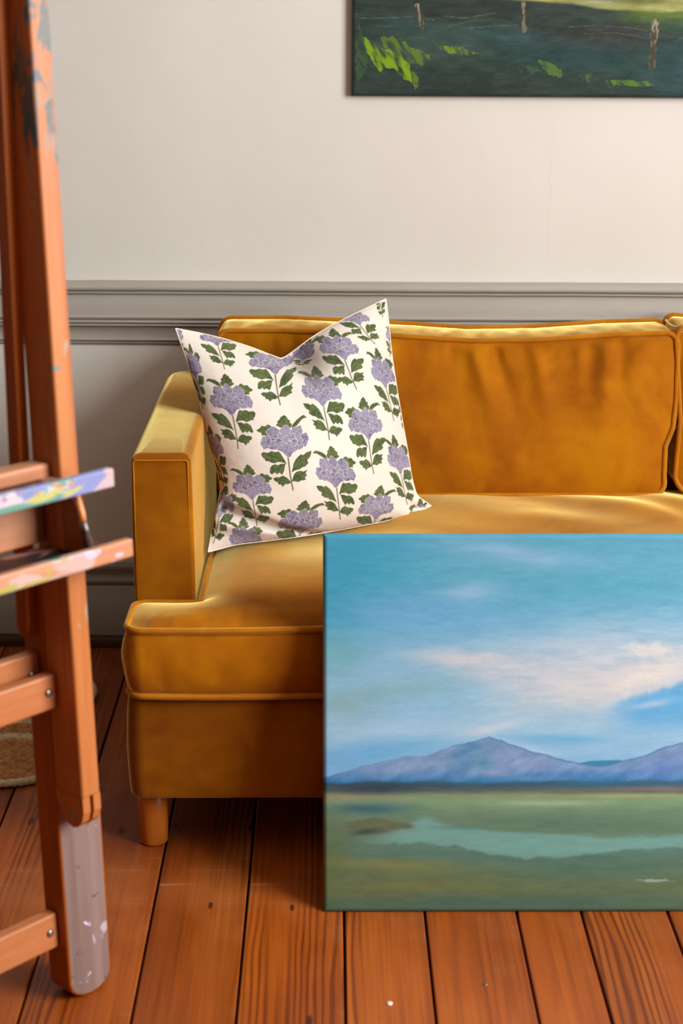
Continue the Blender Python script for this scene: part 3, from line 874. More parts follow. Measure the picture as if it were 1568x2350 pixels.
# outline of the cloth in print units and in metres on the pillow's own plane
PAT = dict(top=[(55, 240), (200, 268), (330, 300), (480, 345), (600, 392), (650, 408), (720, 360), (820, 290), (930, 225), (1080, 150), (1240, 72)],
           left=[(240, 1500), (262, 1380), (290, 1260), (312, 1140), (290, 1030), (240, 880), (205, 700), (165, 560), (115, 400), (55, 240)],
           bottom=[(240, 1500), (400, 1455), (550, 1437), (700, 1420), (850, 1395), (1000, 1370), (1200, 1330), (1380, 1288), (1495, 1238)],
           right=[(1495, 1238), (1412, 1180), (1385, 1080), (1360, 920), (1335, 780), (1305, 600), (1275, 400), (1255, 200), (1240, 72)])
MET = dict(top=[(0.0383, 0.4388), (0.0916, 0.4235), (0.1391, 0.4073), (0.1952, 0.3843), (0.2382, 0.3623), (0.2577, 0.3546), (0.2912, 0.3687), (0.3391, 0.3898), (0.3918, 0.4082), (0.4644, 0.4299), (0.5425, 0.4521)],
           left=[(-0.0005, -0.0013), (0.0185, 0.0373), (0.0392, 0.0763), (0.0583, 0.1158), (0.0593, 0.1543), (0.0533, 0.2089), (0.0551, 0.2726), (0.0522, 0.3232), (0.0468, 0.3809), (0.0383, 0.4388)],
           bottom=[(-0.0005, -0.0013), (0.0641, 0.0031), (0.1234, -0.0008), (0.1845, -0.0043), (0.246, -0.0066), (0.3095, -0.0075), (0.3969, -0.0075), (0.4785, -0.0047), (0.5339, 0.0053)],
           right=[(0.5339, 0.0053), (0.5033, 0.032), (0.5016, 0.0703), (0.5075, 0.1301), (0.511, 0.1837), (0.5161, 0.2516), (0.5234, 0.3273), (0.5357, 0.404), (0.5425, 0.4521)])
def pillow():
    N = 449
    u = np.linspace(0, 1, N); v = np.linspace(0, 1, N)
    pat = coons(**PAT, u=u, v=v); met = coons(**MET, u=u, v=v)
    U, V = np.meshgrid(u, v, indexing='ij')
    body = (np.clip(4 * U * (1 - U), 0, 1) ** 0.72) * (np.clip(4 * V * (1 - V), 0, 1) ** 0.72)
    b = 0.100 * body
    # karate-chop: a crease running down from the middle of the top edge, left flap standing proud of it
    cxl = 0.44 + 0.55 * (1 - V)
    dep = smoothstep(0.74, 0.93, V)
    edge_w = (4 * V * (1 - V)) ** .25
    b -= 0.050 * dep * edge_w * np.where(U > cxl, np.exp(-((U - cxl) / 0.13) ** 2), np.exp(-((U - cxl) / 0.022) ** 2))
    b += 0.012 * dep * edge_w * np.exp(-((U - cxl + .075) / 0.05) ** 2)
    # fold pinched across the lower left corner
    fl = V - (0.20 - 0.42 * U)
    fade = smoothstep(0.62, 0.25, U)
    b -= 0.026 * fade * np.exp(-(fl / 0.026) ** 2) * smoothstep(0, .04, U)
    b += 0.010 * fade * np.exp(-((fl + .06) / 0.04) ** 2) * smoothstep(0, .1, V)
    # bottom right ear
    b -= 0.012 * np.exp(-(((U - .93) / .035) ** 2)) * smoothstep(.18, .02, V)
    b += 0.004 * (fbm(U * 5, V * 5, 71) - .5) * body + 0.0015 * (fbm(U * 26, V * 26, 73, 2) - .5) * np.maximum(0, 1 - body)
    yaw = math.radians(33.357); lam = math.radians(24)
    e1 = np.array([math.cos(yaw), math.sin(yaw), 0]); hn = np.array([math.sin(yaw), -math.cos(yaw), 0])
    e2 = np.array([0, 0, 1]) * math.cos(lam) - hn * math.sin(lam)
    nrm = hn * math.cos(lam) + np.array([0, 0, 1]) * math.sin(lam)
    slump = np.array([0.0178, -1.145, 0.2886])        # the filling slumps forward, not straight out of the plane
    P0 = met[..., :1] * e1 + met[..., 1:] * e2
    # the chop pushes the cloth back to the right of the crease
    tuck = smoothstep(0.70, 0.95, V) * np.where(U > cxl, np.exp(-((U - cxl) / 0.14) ** 2), np.exp(-((U - cxl) / 0.02) ** 2))
    P0 = P0 - (0.045 * tuck)[..., None] * slump
    Fr = P0 + b[..., None] * slump
    st = 4
    Bk = P0[::st, ::st] - (0.062 * body[::st, ::st] * smoothstep(0.12, 0.55, U)[::st, ::st] - 0.02 * (dep * np.exp(-((U - .5) / .1) ** 2) * body)[::st, ::st])[..., None] * nrm
    ix = np.clip(pat[..., 0] * PS, 0, RW - 2); iy = np.clip(pat[..., 1] * PS, 0, RW - 2)
    x0 = ix.astype(int); y0 = iy.astype(int); fx = (ix - x0)[..., None]; fy = (iy - y0)[..., None]
    c = fabric[y0, x0] * (1 - fx) * (1 - fy) + fabric[y0, x0 + 1] * fx * (1 - fy) + fabric[y0 + 1, x0] * (1 - fx) * fy + fabric[y0 + 1, x0 + 1] * fx * fy
    c = c * (1 + 0.05 * (fbm(pat[..., 0] * .25, pat[..., 1] * .25, 91, 3) - .5))[..., None]
    root = tag(empty('throw_pillow', (-0.235, 3.101, 0.466)), 'white throw pillow printed with lilac flowers and green leaves in the sofa corner', 'pillow')
    mesh_np('front_panel', Fr, grid_quads(N, N), M['linen'], root, True, s2l(c).reshape(-1, 3))
    nb = len(u[::st])
    cb = c[::st, ::st][::-1]
    mesh_np('back_panel', Bk, grid_quads(nb, nb, 0, True), M['linen'], root, True, s2l(cb).reshape(-1, 3))
    edge = np.vstack([P0[:, 0], P0[-1, 1:], P0[::-1, -1][1:], P0[0, ::-1][1:-1]])[::4]
    mm = Mat('pillow_seam', 0.9, 0.1); mm.color(mm.ramp(mm.noise(mm.obj(), 300, 2), [(0.3, srgb(228, 212, 194)), (0.7, srgb(236, 224, 208))]))
    tube('seam', edge, 0.0013, mm.m, root, True, 6)
pillow()

# ------------------------------------------------------------------ paintings
def lerp_stops(y, stops):
    ys = [s[0] for s in stops]; cs = np.array([s[1] for s in stops], float)
    return np.stack([np.interp(y, ys, cs[:, k]) for k in range(3)], -1)
def over(c, col, a):
    a = np.clip(a, 0, 1)[..., None]
    return c * (1 - a) + np.asarray(col, float) * a
def blob(x, y, cx, cy, rx, ry, soft=1.0, rot=0.0):
    r = math.radians(rot); dx, dy = x - cx, y - cy
    a = (dx * math.cos(r) + dy * math.sin(r)) / rx; b = (-dx * math.sin(r) + dy * math.cos(r)) / ry
    return np.exp(-(a * a + b * b) * soft)

def paint_lake(x, y):
    """landscape in oils; x, y in brush units (1 unit = 0.39 mm)"""
    str1 = fbm(x * .004, y * .022, 1, 4); str2 = fbm(x * .012, y * .06, 2, 4); fine = fbm(x * .03, y * .2, 3, 3)
    wob = (str1 - .5) * 70
    c = lerp_stops(y + wob * .6, [(40, (80, 152, 176)), (160, (96, 160, 184)), (270, (92, 160, 184)), (400, (106, 166, 198)), (500, (122, 174, 204)), (620, (136, 180, 206)), (760, (138, 184, 210)), (900, (150, 190, 216)), (1000, (134, 182, 216)), (1120, (112, 170, 214))])
    c = over(c, (58, 150, 180), blob(x, y, 150, 170, 330, 210) * .85)
    c = over(c, (56, 150, 180), blob(x, y, 80, 380, 150, 170) * .6)
    c = over(c, (80, 156, 182), blob(x, y, 1250, 290, 420, 140) * .7)
    c = over(c, (146, 176, 206), blob(x, y + wob * .4, 850, 130, 330, 45, 1, 8) * .65)
    c = over(c, (150, 182, 212), blob(x, y, 660, 300, 130, 36, 1, -6) * .8)
    c = over(c, (108, 164, 206), blob(x, y, 400, 380, 260, 90) * .6)
    c = over(c, (112, 170, 176), blob(x, y, 90, 560, 120, 90) * .7)
    c = over(c, (128, 172, 176), blob(x, y, 330, 720, 330, 46, 1, -8) * .6)
    c = over(c, (136, 168, 168), blob(x, y, 130, 790, 110, 60) * .5)
    # broad pale cloud sweeping in from the right
    cw = 46 + 170 * smoothstep(400, 1300, x); cyc = 590 + 55 * smoothstep(400, 1100, x)
    cl = np.exp(-(((y + wob * .55 - cyc) / cw) ** 2) * 1.1) * smoothstep(330, 760, x)
    c = over(c, (184, 194, 204), cl * (.6 + .7 * str2))
    c = over(c, (198, 198, 200), blob(x, y + wob * .3, 640, 585, 230, 30, 1, 4) * .6 * (.6 + str2))
    c = over(c, (200, 200, 202), blob(x, y + wob * .4, 1150, 690, 340, 75, 1, -14) * .75 * (.5 + str2))
    # lit cloud edge with blue showing under it
    edge = 800 - (x - 1180) * .31 + 26 * (fbm(x * .018, y * .002, 6, 4) - .5) * 2
    under = smoothstep(-4, 34, y - edge) * smoothstep(1180, 1420, x) * smoothstep(960, 800, y)
    c = over(c, (92, 164, 210), under * .95)
    c = over(c, (214, 208, 200), blob(x, y - (edge - 60), 1420, 0, 260, 52) * (.6 + .7 * fine) * (y < edge + 8))
    puff = 1 - smoothstep(0.35, 1.0, np.hypot((x - 1450) / 140, (y - 548) / 44) + 0.5 * (fbm(x * .03, y * .03, 8, 4) - .5) * 2)
    c = over(c, (216, 212, 206), puff * .8)
    c = over(c, (190, 204, 216), blob(x, y, 1440, 780, 90, 14, 1, -10) * .7)
    c = over(c, (206, 210, 214), blob(x, y + wob * .2, 740, 885, 150, 20, 1, -12) * .85)
    c = over(c, (170, 200, 220), blob(x, y, 420, 890, 330, 36, 1, -4) * .6)
    c = over(c, (98, 168, 214), blob(x, y, 260, 980, 300, 46, 1, -8) * .7)
    c = over(c, (88, 164, 206), blob(x, y, 1080, 930, 220, 26) * .6)
    c = over(c, (176, 206, 226), blob(x, y, 900, 975, 160, 24, 1, 10) * .6)
    c = c + ((str2 - .5) * 13 + (fine - .5) * 8)[..., None]
    # hills
    mx = [-50, 33, 120, 200, 300, 380, 480, 540, 600, 680, 745, 790, 850, 920, 1000, 1060, 1120, 1200, 1260, 1340, 1400, 1450, 1500, 1568, 1640, 1760, 1900, 2050, 2400]
    my = [1110, 1092, 1068, 1045, 1020, 1004, 996, 976, 955, 938, 918, 934, 954, 978, 1000, 1016, 1032, 1044, 1040, 1016, 1004, 986, 964, 946, 940, 972, 1010, 1050, 1100]
    top = np.interp(x, mx, my) + (fbm(x * .03, x * 0, 9, 3) - .5) * 8
    fx = [1100, 1130, 1180, 1300, 1400, 1500]; fy = [1060, 1032, 1022, 1018, 1040, 1070]
    ftop = np.interp(x, fx, fy, 1200, 1200)
    c = over(c, (58, 130, 166), smoothstep(-2, 3, y - ftop))
    hm = smoothstep(-2, 3, y - top)
    hc = lerp_stops(y, [(920, (112, 148, 184)), (1000, (122, 150, 186)), (1060, (112, 146, 188)), (1090, (84, 134, 184)), (1115, (44, 112, 160))])
    hc = over(hc, (76, 132, 172), blob(x, y, 640, 990, 46, 90, 1, 28) * .9)
    hc = over(hc, (84, 146, 176), blob(x, y, 720, 1030, 40, 60, 1, 30) * .6)
    hc = over(hc, (134, 156, 190), blob(x, y, 430, 1040, 170, 26, 1, -12) * .6)
    hc = over(hc, (132, 152, 190), blob(x, y, 900, 1030, 150, 60, 1, 20) * .6)
    hc = over(hc, (196, 180, 190), blob(x, y, 770, 1075, 90, 14) * .5)
    hc = over(hc, (84, 116, 178), blob(x, y, 1510, 1050, 110, 46, 1, -14) * .6)
    hc = over(hc, (60, 116, 170), blob(x, y, 1000, 1085, 300, 20) * .5)
    hc = hc + ((fbm(x * .02 + y * .02, y * .03, 12, 4) - .5) * 40)[..., None]
    c = over(c, hc, hm)
    c = over(c, (60, 108, 150), np.exp(-((y - top - 2) / 4.0) ** 2) * smoothstep(500, 760, x) * .6 * (.4 + fine))
    # shore line
    sh = 1112 + 10 * (fbm(x * .008, x * 0, 14, 3) - .5) * 2
    low = smoothstep(-5, 6, y - sh)
    lc = lerp_stops(y + (str1 - .5) * 26, [(1105, (60, 100, 124)), (1130, (58, 84, 98)), (1152, (84, 96, 92)), (1172, (126, 144, 108)), (1200, (122, 150, 116)), (1245, (106, 134, 106)), (1310, (98, 122, 98)), (1360, (98, 128, 108)), (1430, (84, 116, 104)), (1500, (98, 112, 80)), (1570, (94, 108, 76)), (1640, (82, 106, 82)), (1700, (74, 100, 82))])
    lc = over(lc, (48, 64, 78), blob(x, y, 240, 1138, 190, 24) * .95)
    lc = over(lc, (124, 112, 108), blob(x, y, 1480, 1142, 330, 16) * .9)
    lc = over(lc, (40, 100, 128), blob(x, y, 1200, 1122, 300, 12) * .7)
    lc = over(lc, (150, 142, 112), blob(x, y, 130, 1178, 190, 16) * .7)
    lc = over(lc, (48, 94, 108), blob(x, y, 230, 1226, 170, 24) * .8)
    lc = over(lc, (150, 174, 140), blob(x, y, 1000, 1203, 190, 12) * .9)
    lc = over(lc, (152, 164, 106), blob(x, y, 1330, 1172, 330, 9) * .85)
    lc = over(lc, (84, 116, 98), blob(x, y, 1100, 1290, 420, 36) * .6)
    # lagoon
    up = np.interp(x, [150, 250, 330, 400, 470, 560, 700, 900, 1200, 1600, 2400], [1380, 1342, 1318, 1290, 1262, 1290, 1316, 1332, 1346, 1340, 1350]) + (str2 - .5) * 40
    dn = np.interp(x, [150, 300, 450, 600, 730, 900, 1100, 1300, 1600, 2400], [1376, 1380, 1374, 1388, 1418, 1442, 1432, 1404, 1396, 1400]) + (fbm(x * .02, x * 0, 16, 4) - .5) * 24
    lag = smoothstep(-12, 16, y - up) * smoothstep(8, -8, y - dn) * smoothstep(150, 420, x)
    lc = over(lc, (112, 158, 148), lag * .95)
    lc = over(lc, (82, 122, 110), blob(x, y, 620, 1307, 110, 9) * .7)
    lc = over(lc, (98, 104, 78), (1 - smoothstep(.7, 1.0, np.hypot((x - 255) / 165, (y - 1300) / 36) + (str2 - .5) * .6)) * .9)
    lc = over(lc, (54, 72, 72), blob(x, y, 210, 1326, 62, 12, 1, -8) * .85)
    lc = over(lc, (92, 106, 66), blob(x, y, 60, 1430, 110, 150) * .7)
    lc = over(lc, (128, 128, 74), blob(x, y + wob * .2, 330, 1465, 360, 26, 1, 2) * .75)
    lc = over(lc, (74, 112, 100), blob(x, y, 1180, 1490, 460, 46) * .7)
    lc = over(lc, (112, 116, 72), blob(x, y, 420, 1560, 420, 34) * .7)
    lc = over(lc, (72, 96, 88), blob(x, y, 900, 1630, 600, 30) * .6)
    lc = over(lc, (160, 184, 172), (1 - smoothstep(.5, 1.0, np.hypot((x - 1462) / 90, (y - 1536) / 9) + (fine - .5) * 1.6)) * .7)
    lc = lc + ((str2 - .5) * 13 + (fine - .5) * 7)[..., None]
    c = over(c, lc, low)
    return c

def paint_fence(x, y):
    """dusk field with fence posts; x, y in brush units (1 unit = 0.48 mm), y grows downward from the top of what shows"""
    s1 = fbm(x * .004, y * .016, 41, 4); s2 = fbm(x * .012, y * .05, 42, 4); fn = fbm(x * .04, y * .16, 43, 3)
    c = np.zeros(x.shape + (3,)); c[:] = (44, 60, 53)
    c = over(c, (36, 70, 72), blob(x, y, 1050, 250, 420, 70, 1, 8) * .7)
    c = over(c, (52, 84, 84), blob(x, y, 800, 170, 330, 30, 1, 4) * .8)
    c = over(c, (66, 86, 78), blob(x, y, 420, 220, 260, 70) * .7)
    c = over(c, (48, 72, 74), blob(x, y, 270, 120, 110, 40) * .7)
    c = over(c, (32, 72, 74), blob(x, y, 1560, 300, 160, 180) * .6)
    c = over(c, (52, 52, 48), blob(x, y, 1200, 165, 330, 50) * .8)
    c = over(c, (50, 52, 48), blob(x, y, 620, 60, 500, 40) * .6)
    c = over(c, (40, 50, 50), blob(x, y, 500, 400, 500, 50) * .6)
    hill = 2 + np.clip((x - 330) * .035, -4, 40) + smoothstep(900, 1300, x) * 22 + (s1 - .5) * 18
    c = over(c, (92, 112, 44), smoothstep(1180, 1420, x) * np.exp(-((y - 75) / 36) ** 2) * .95)
    c = over(c, (62, 92, 60), smoothstep(1250, 1500, x) * np.exp(-((y - 120) / 30) ** 2) * .6)
    up = smoothstep(6, -10, y - hill)
    sky = lerp_stops(y, [(-900, (126, 160, 178)), (-400, (188, 190, 168)), (-120, (206, 190, 120)), (0, (196, 180, 104)), (30, (150, 152, 88))])
    sky = over(sky, (196, 188, 170), blob(x, y, 1180, 18, 70, 9) * .95)
    sky = over(sky, (92, 102, 62), smoothstep(700, 1300, x) * blob(x, y, 1250, 10, 330, 22) * .8)
    sky = sky + ((s2 - .5) * 40)[..., None]
    c = over(c, sky, up)
    c = c + ((s2 - .5) * 26 + (fn - .5) * 14)[..., None]
    def poly_soft(pts, col, a, rag=14):
        nonlocal c
        P = np.asarray(pts, float)
        xx = x + (fbm(x * .05, y * .05, 47, 3) - .5) * rag * 2; yy = y + (fbm(x * .05, y * .05, 49, 3) - .5) * rag * 2
        ins = np.zeros(x.shape, bool)
        for (xa, ya), (xb, yb) in zip(P, np.roll(P, -1, 0)):
            if ya != yb: ins ^= ((ya > yy) != (yb > yy)) & (xx < (xb - xa) * (yy - ya) / (yb - ya) + xa)
        c = over(c, np.asarray(col) , ins * a * smoothstep(.22, .60, fbm(x * .055 - y * .035, y * .014 + x * .008, 51, 4)))
    poly_soft([(85, 120), (130, 240), (110, 360), (80, 380), (70, 250)], (72, 98, 56), .6)
    poly_soft([(180, 175), (260, 180), (330, 230), (420, 260), (390, 300), (300, 290), (220, 250)], (98, 128, 44), .8)
    poly_soft([(96, 165), (150, 205), (200, 230), (250, 245), (300, 282), (322, 300), (328, 385), (290, 362), (245, 318), (205, 316), (185, 335), (150, 285), (125, 240)], (122, 158, 30), .98, 9)
    poly_soft([(325, 330), (350, 350), (368, 385), (350, 408), (332, 385)], (96, 130, 40), .8)
    poly_soft([(424, 196), (450, 200), (480, 218), (560, 222), (636, 250), (570, 262), (500, 250), (455, 222)], (116, 150, 34), .9, 8)
    poly_soft([(900, 280), (950, 286), (1010, 315), (1024, 340), (1000, 352), (950, 330)], (84, 118, 46), .85)
    poly_soft([(810, 318), (900, 300), (930, 325), (860, 340)], (66, 98, 60), .6)
    poly_soft([(1100, 335), (1150, 340), (1140, 372), (1110, 365)], (78, 110, 44), .7)
    poly_soft([(1215, 365), (1300, 362), (1425, 372), (1440, 388), (1340, 392), (1262, 384), (1258, 408), (1238, 396)], (92, 126, 38), .85, 8)
    for (xa, ya, xb, yb, w) in [(347, 40, 378, 134, 13), (830, 32, 840, 146, 14), (1432, 110, 1424, 300, 19)]:
        t = np.clip(((x - xa) * (xb - xa) + (y - ya) * (yb - ya)) / ((xb - xa) ** 2 + (yb - ya) ** 2), 0, 1)
        d = np.hypot(x - xa - t * (xb - xa), y - ya - t * (yb - ya)) + (fbm(x * .12, y * .03, 55, 3) - .5) * 12
        a = smoothstep(w, w - 4, d)
        c = over(c, (66, 60, 48), a * .95)
        c = over(c, (150, 142, 116), a * smoothstep(.42, .62, fbm(x * .14 + .3 * y * .02, y * .03, 57, 3)) * (1 - .5 * t))
    for (pts, al) in [([(60, 92), (130, 98), (230, 94), (335, 88)], .5), ([(475, 86), (560, 94), (640, 82), (710, 70)], .55), ([(490, 130), (600, 108), (690, 98), (760, 106)], .35), ([(1040, 130), (1180, 124), (1300, 130), (1400, 146)], .4), ([(1110, 160), (1250, 156), (1340, 166), (1410, 182)], .4), ([(380, 96), (430, 104)], .5), ([(560, 140), (700, 128), (815, 124)], .4), ([(140, 122), (180, 132), (260, 128)], .3), ([(1450, 170), (1600, 180)], .3)]:
        P = np.array(pts, float)
        yl = np.interp(x, P[:, 0], P[:, 1]); a = np.exp(-((y - yl) / 1.6) ** 2) * (x > P[0, 0]) * (x < P[-1, 0])
        c = over(c, (150, 142, 128), a * al * (.4 + fn))
    return c

def stretched_canvas(root_name, label, w, h, t, nx, ny, painter, paint_gain, edge_fn):
    """box canvas: painted face (local x right, z up, front -y), painted wrapped edges, stretcher bars behind"""
    root = tag(empty(root_name), label, 'painting')
    xs = np.linspace(0, w, nx); zs = np.linspace(0, h, ny)
    X, Z = np.meshgrid(xs, zs, indexing='ij')
    c = painter(X, Z)
    r = 0.008
    Y = np.zeros_like(X)
    e = np.minimum(np.minimum(X, w - X), np.minimum(Z, h - Z))
    Y = np.where(e < r, r - np.sqrt(np.maximum(r * r - (r - e) ** 2, 0)), 0)
    V = np.stack([X, Y, Z], -1)
    mesh_np('painted_face', V, grid_quads(nx, ny), M['oil'], root, True, s2l(np.clip(c, 0, 255)).reshape(-1, 3) * paint_gain)
    # wrapped edges
    B = []; 
    loop = [(i, 0) for i in range(0, nx - 1, 3)] + [(nx - 1, j) for j in range(0, ny - 1, 3)] + [(i, ny - 1) for i in range(nx - 1, 0, -3)] + [(0, j) for j in range(ny - 1, 0, -3)]
    P = np.array([V[i, j] for i, j in loop]); Cc = np.array([c[i, j] for i, j in loop])
    back = P.copy(); back[:, 1] = t
    n = len(P)
    q = np.column_stack([np.arange(n), (np.arange(n) + 1) % n, (np.arange(n) + 1) % n + n, np.arange(n) + n])
    ec = edge_fn(P, Cc)
    mesh_np('wrapped_edge', np.vstack([P, back]), q[:, ::-1], M['oil'], root, False, s2l(np.clip(np.vstack([ec, ec]), 0, 255)) * paint_gain)
    bw = 0.04
    for (x0, x1, z0, z1) in ((0.001, bw, 0.001, h - .001), (w - bw, w - .001, 0.001, h - .001), (bw, w - bw, 0.001, bw), (bw, w - bw, h - bw, h - .001)):
        box('stretcher_bar', x0, x1, 0.006, t, z0, z1, M['beech_bar'], root, 0.002, 1)
    box('canvas_back', bw * .5, w - bw * .5, 0.0045, 0.0065, bw * .5, h - bw * .5, M['rawcanvas'], root)
    return root

# large landscape leaning on the sofa front
UP = 0.603 / (1568 - 33)
def lake(X, Z): return paint_lake(33 + X / UP, 1672 - Z / UP)
cv = stretched_canvas('landscape_painting', 'unframed landscape painting of blue hills and lake leaning against the sofa', 0.914, 0.638, 0.036, 760, 520, lake, 0.88, lambda P, C: C * 0.92)
cv.location = (-0.014, 2.557, 0.0005); cv.rotation_euler = (math.radians(-16.4), 0, math.radians(-0.25))

# dark landscape hung on the wall
UF = 0.713 / (1568 - 52)
def fence(X, Z): return paint_fence(52 + X / UF, 443 - Z / UF)
wp = stretched_canvas('field_painting', 'dark green field painting with fence posts hanging on the wall', 1.02, 0.60, 0.018, 640, 380, fence, 1.0, lambda P, C: C * 0 + np.array([38, 50, 50.]))
wv = Vector((0.046 - wallroot_loc.x, 0, 0)); 
wp.location = (wallroot_loc.x + math.cos(WALL_ROT) * 0.737 + math.sin(WALL_ROT) * 0.0, wallroot_loc.y + math.sin(WALL_ROT) * 0.737 - 0.0195, 1.282)
wp.rotation_euler = (0, math.radians(0.25), WALL_ROT)

# ------------------------------------------------------------------ studio easel
EANG = math.radians(43)                       # direction of the cross bars, measured from +Y
LEAN = math.radians(1.8)
ed = Vector((math.sin(EANG), math.cos(EANG), 0)); en = Vector((math.cos(EANG), -math.sin(EANG), 0))
easel = tag(empty('easel', (-0.398, 2.284, 0)), 'wooden studio easel with paint caked trays at the left edge', 'easel')
# local axes: x along the bars, y = towards the back, z up the (slightly leaning) mast
zax = Vector((0, 0, 1)) * math.cos(LEAN) - en * math.sin(LEAN)
nax = en * math.cos(LEAN) + Vector((0, 0, 1)) * math.sin(LEAN)
R3 = Matrix((ed, -nax, zax)).transposed()
easel.rotation_euler = R3.to_euler()
def eb(name, d0, d1, n0, n1, z0, z1, mat, bev=0.003, parent=None, seg=2):
    return box(name, d0, d1, -n1, -n0, z0, z1, mat, parent or easel, bev, seg)
def leg(d0, d1):
    bm = bmesh.new()
    # side profile with rounded toe
    pr = []
    w = d1 - d0
    for k in range(9):
        a = math.pi + math.pi * k / 8
        pr.append((d0 + w / 2 + w / 2 * math.cos(a), 0.030 + 0.030 * math.sin(a)))
    pr += [(d1, 0.70), (d0, 0.70)]
    f = [bm.verts.new((x, 0, z)) for x, z in pr]; b = [bm.verts.new((x, 0.05, z)) for x, z in pr]
    ff = bm.faces.new(f); ff.material_index = 1
    bm.faces.new(b[::-1])
    for i in range(len(pr)):
        j = (i + 1) % len(pr)
        bm.faces.new((f[j], f[i], b[i], b[j]))
    bmesh.ops.bevel(bm, geom=[e for e in bm.edges if abs(e.verts[0].co.y - e.verts[1].co.y) < 1e-6], offset=0.004, segments=2, profile=.5, affect='EDGES')
    return from_bm('leg', bm, [M['beech'], M['legface']], easel)
def post(d0, d1):
    bm = bmesh.new()
    w = d1 - d0
    # main shaft in two bonded laths with a groove between them, forked rounded lower end
    bm_box(d0, d1, -0.042, -0.0005, 0.358, 1.95, 0.002, 1, bm)
    bm_box(d0 + 0.0015, d1 - 0.0015, -0.047, -0.041, 0.358, 1.95, 0.0, 1, bm)
    bm_box(d0, d1, -0.063, -0.046, 0.358, 1.95, 0.002, 1, bm)
    for a, b in ((d0, d0 + w * .40), (d0 + w * .60, d1)):
        pr = [(-0.0005, 0.40), (-0.0005, 0.345), (-0.006, 0.330), (-0.014, 0.318), (-0.024, 0.310), (-0.036, 0.306), (-0.048, 0.310), (-0.058, 0.320), (-0.063, 0.335), (-0.063, 0.359), (-0.03, 0.359)]
        f = [bm.verts.new((a, y, min(z, .359))) for y, z in pr]; g = [bm.verts.new((b, y, min(z, .359))) for y, z in pr]
        bm.faces.new(f); bm.faces.new(g[::-1])
        for i in range(len(pr)):
            j = (i + 1) % len(pr)
            bm.faces.new((f[j], f[i], g[i], g[j]))
    return from_bm('mast', bm, M['post'], easel)
def bolt(d, n, z, axis='n', r=0.0065, parent=None):
    bm = bmesh.new(); bmesh.ops.create_uvsphere(bm, u_segments=14, v_segments=8, radius=r)
    for v in bm.verts:
        if axis == 'n': v.co.y = min(v.co.y, 0.0) * .55
        else: v.co.x = min(v.co.x, 0.0) * .55
    o = from_bm('bolt', bm, M['bolt'], parent or easel, True); o.location = (d, -n, z)
    return o
LW = -0.72
for d0, dsg in ((0.0, 1), (LW - 0.082, -1)):
    leg(d0, d0 + 0.082)
    pd = d0 if dsg > 0 else d0 + 0.082 - 0.0325
    post(pd, pd + 0.0325)
    # flat strut bolted to the inner side of the leg
    s0 = d0 - 0.0175 if dsg > 0 else d0 + 0.082 + 0.0005
    bm = bmesh.new()
    pr = [(0.015, 0.612), (0.019, 0.598), (0.027, 0.592), (0.035, 0.596), (0.040, 0.610), (-0.012, 1.75), (-0.034, 1.75)]
    f = [bm.verts.new((s0, y, z)) for y, z in pr]; g = [bm.verts.new((s0 + 0.017, y, z)) for y, z in pr]
    bm.faces.new(f); bm.faces.new(g[::-1])
    for i in range(len(pr)):
        j = (i + 1) % len(pr); bm.faces.new((f[j], f[i], g[i], g[j]))
    from_bm('strut', bm, M['beech'], easel)
    # bracket under the upper tray
    bm = bmesh.new(); pr = [(-0.0635, 0.735), (-0.106, 0.735), (-0.102, 0.755), (-0.078, 0.825), (-0.0635, 0.831)]
    f = [bm.verts.new((pd, y, z)) for y, z in pr]; g = [bm.verts.new((pd + 0.007, y, z)) for y, z in pr]
    bm.faces.new(f); bm.faces.new(g[::-1])
    for i in range(len(pr)):
        j = (i + 1) % len(pr); bm.faces.new((f[j], f[i], g[i], g[j]))
    from_bm('bracket', bm, M['beech'], easel)
cb1 = eb('cross_bar', LW, -0.0005, -0.040, -0.018, 0.092, 0.150, M['beech_bar'], 0.004)
cb2 = eb('cross_bar', LW, -0.0005, 0.001, 0.021, 0.490, 0.543, M['beech_bar'], 0.004)
cb3 = eb('cross_bar', LW, -0.0005, -0.035, -0.016, 0.522, 0.568, M['beech_bar'], 0.004)
bolt(-0.016, -0.018, 0.121, parent=cb1); bolt(-0.016, 0.021, 0.517, parent=cb2); bolt(0.0, 0.034, 0.323, 'd', 0.006); bolt(-0.016, -0.016, 0.536, parent=cb3)
eb('backboard', LW, -0.0005, 0.003, 0.020, 0.740, 0.829, M['backboard'], 0.003)
eb('clamp_rail', LW, -0.0005, 0.004, 0.042, 0.829, 0.857, M['backboard'], 0.005)
tl = eb('tray_bed', LW - 0.08, -0.001, 0.021, 0.125, 0.727, 0.7345, M['traybed'], 0.001)
eb('tray_bed', -0.001, 0.056, 0.064, 0.125, 0.727, 0.7345, M['traybed'], 0.001)
eb('tray_lip', LW - 0.14, 0.058, 0.1255, 0.140, 0.726, 0.752, M['tray'], 0.003)
eb('tray_bed', LW, -0.001, 0.043, 0.125, 0.832, 0.838, M['traybed'], 0.001)
eb('tray_lip', LW - 0.11, 0.032, 0.1255, 0.140, 0.831, 0.8575, M['lip'], 0.003)
# rear prop leg that keeps the easel standing
bm = bm_box(LW / 2 + .0, LW / 2 + 0.05, -0.02, 0.02, 0, 1.55, 0.003, 1)
pl = from_bm('prop_leg', bm, M['beech'], easel); pl.location = (0, 0.42, -0.013); pl.rotation_euler = (math.radians(13), 0, 0)

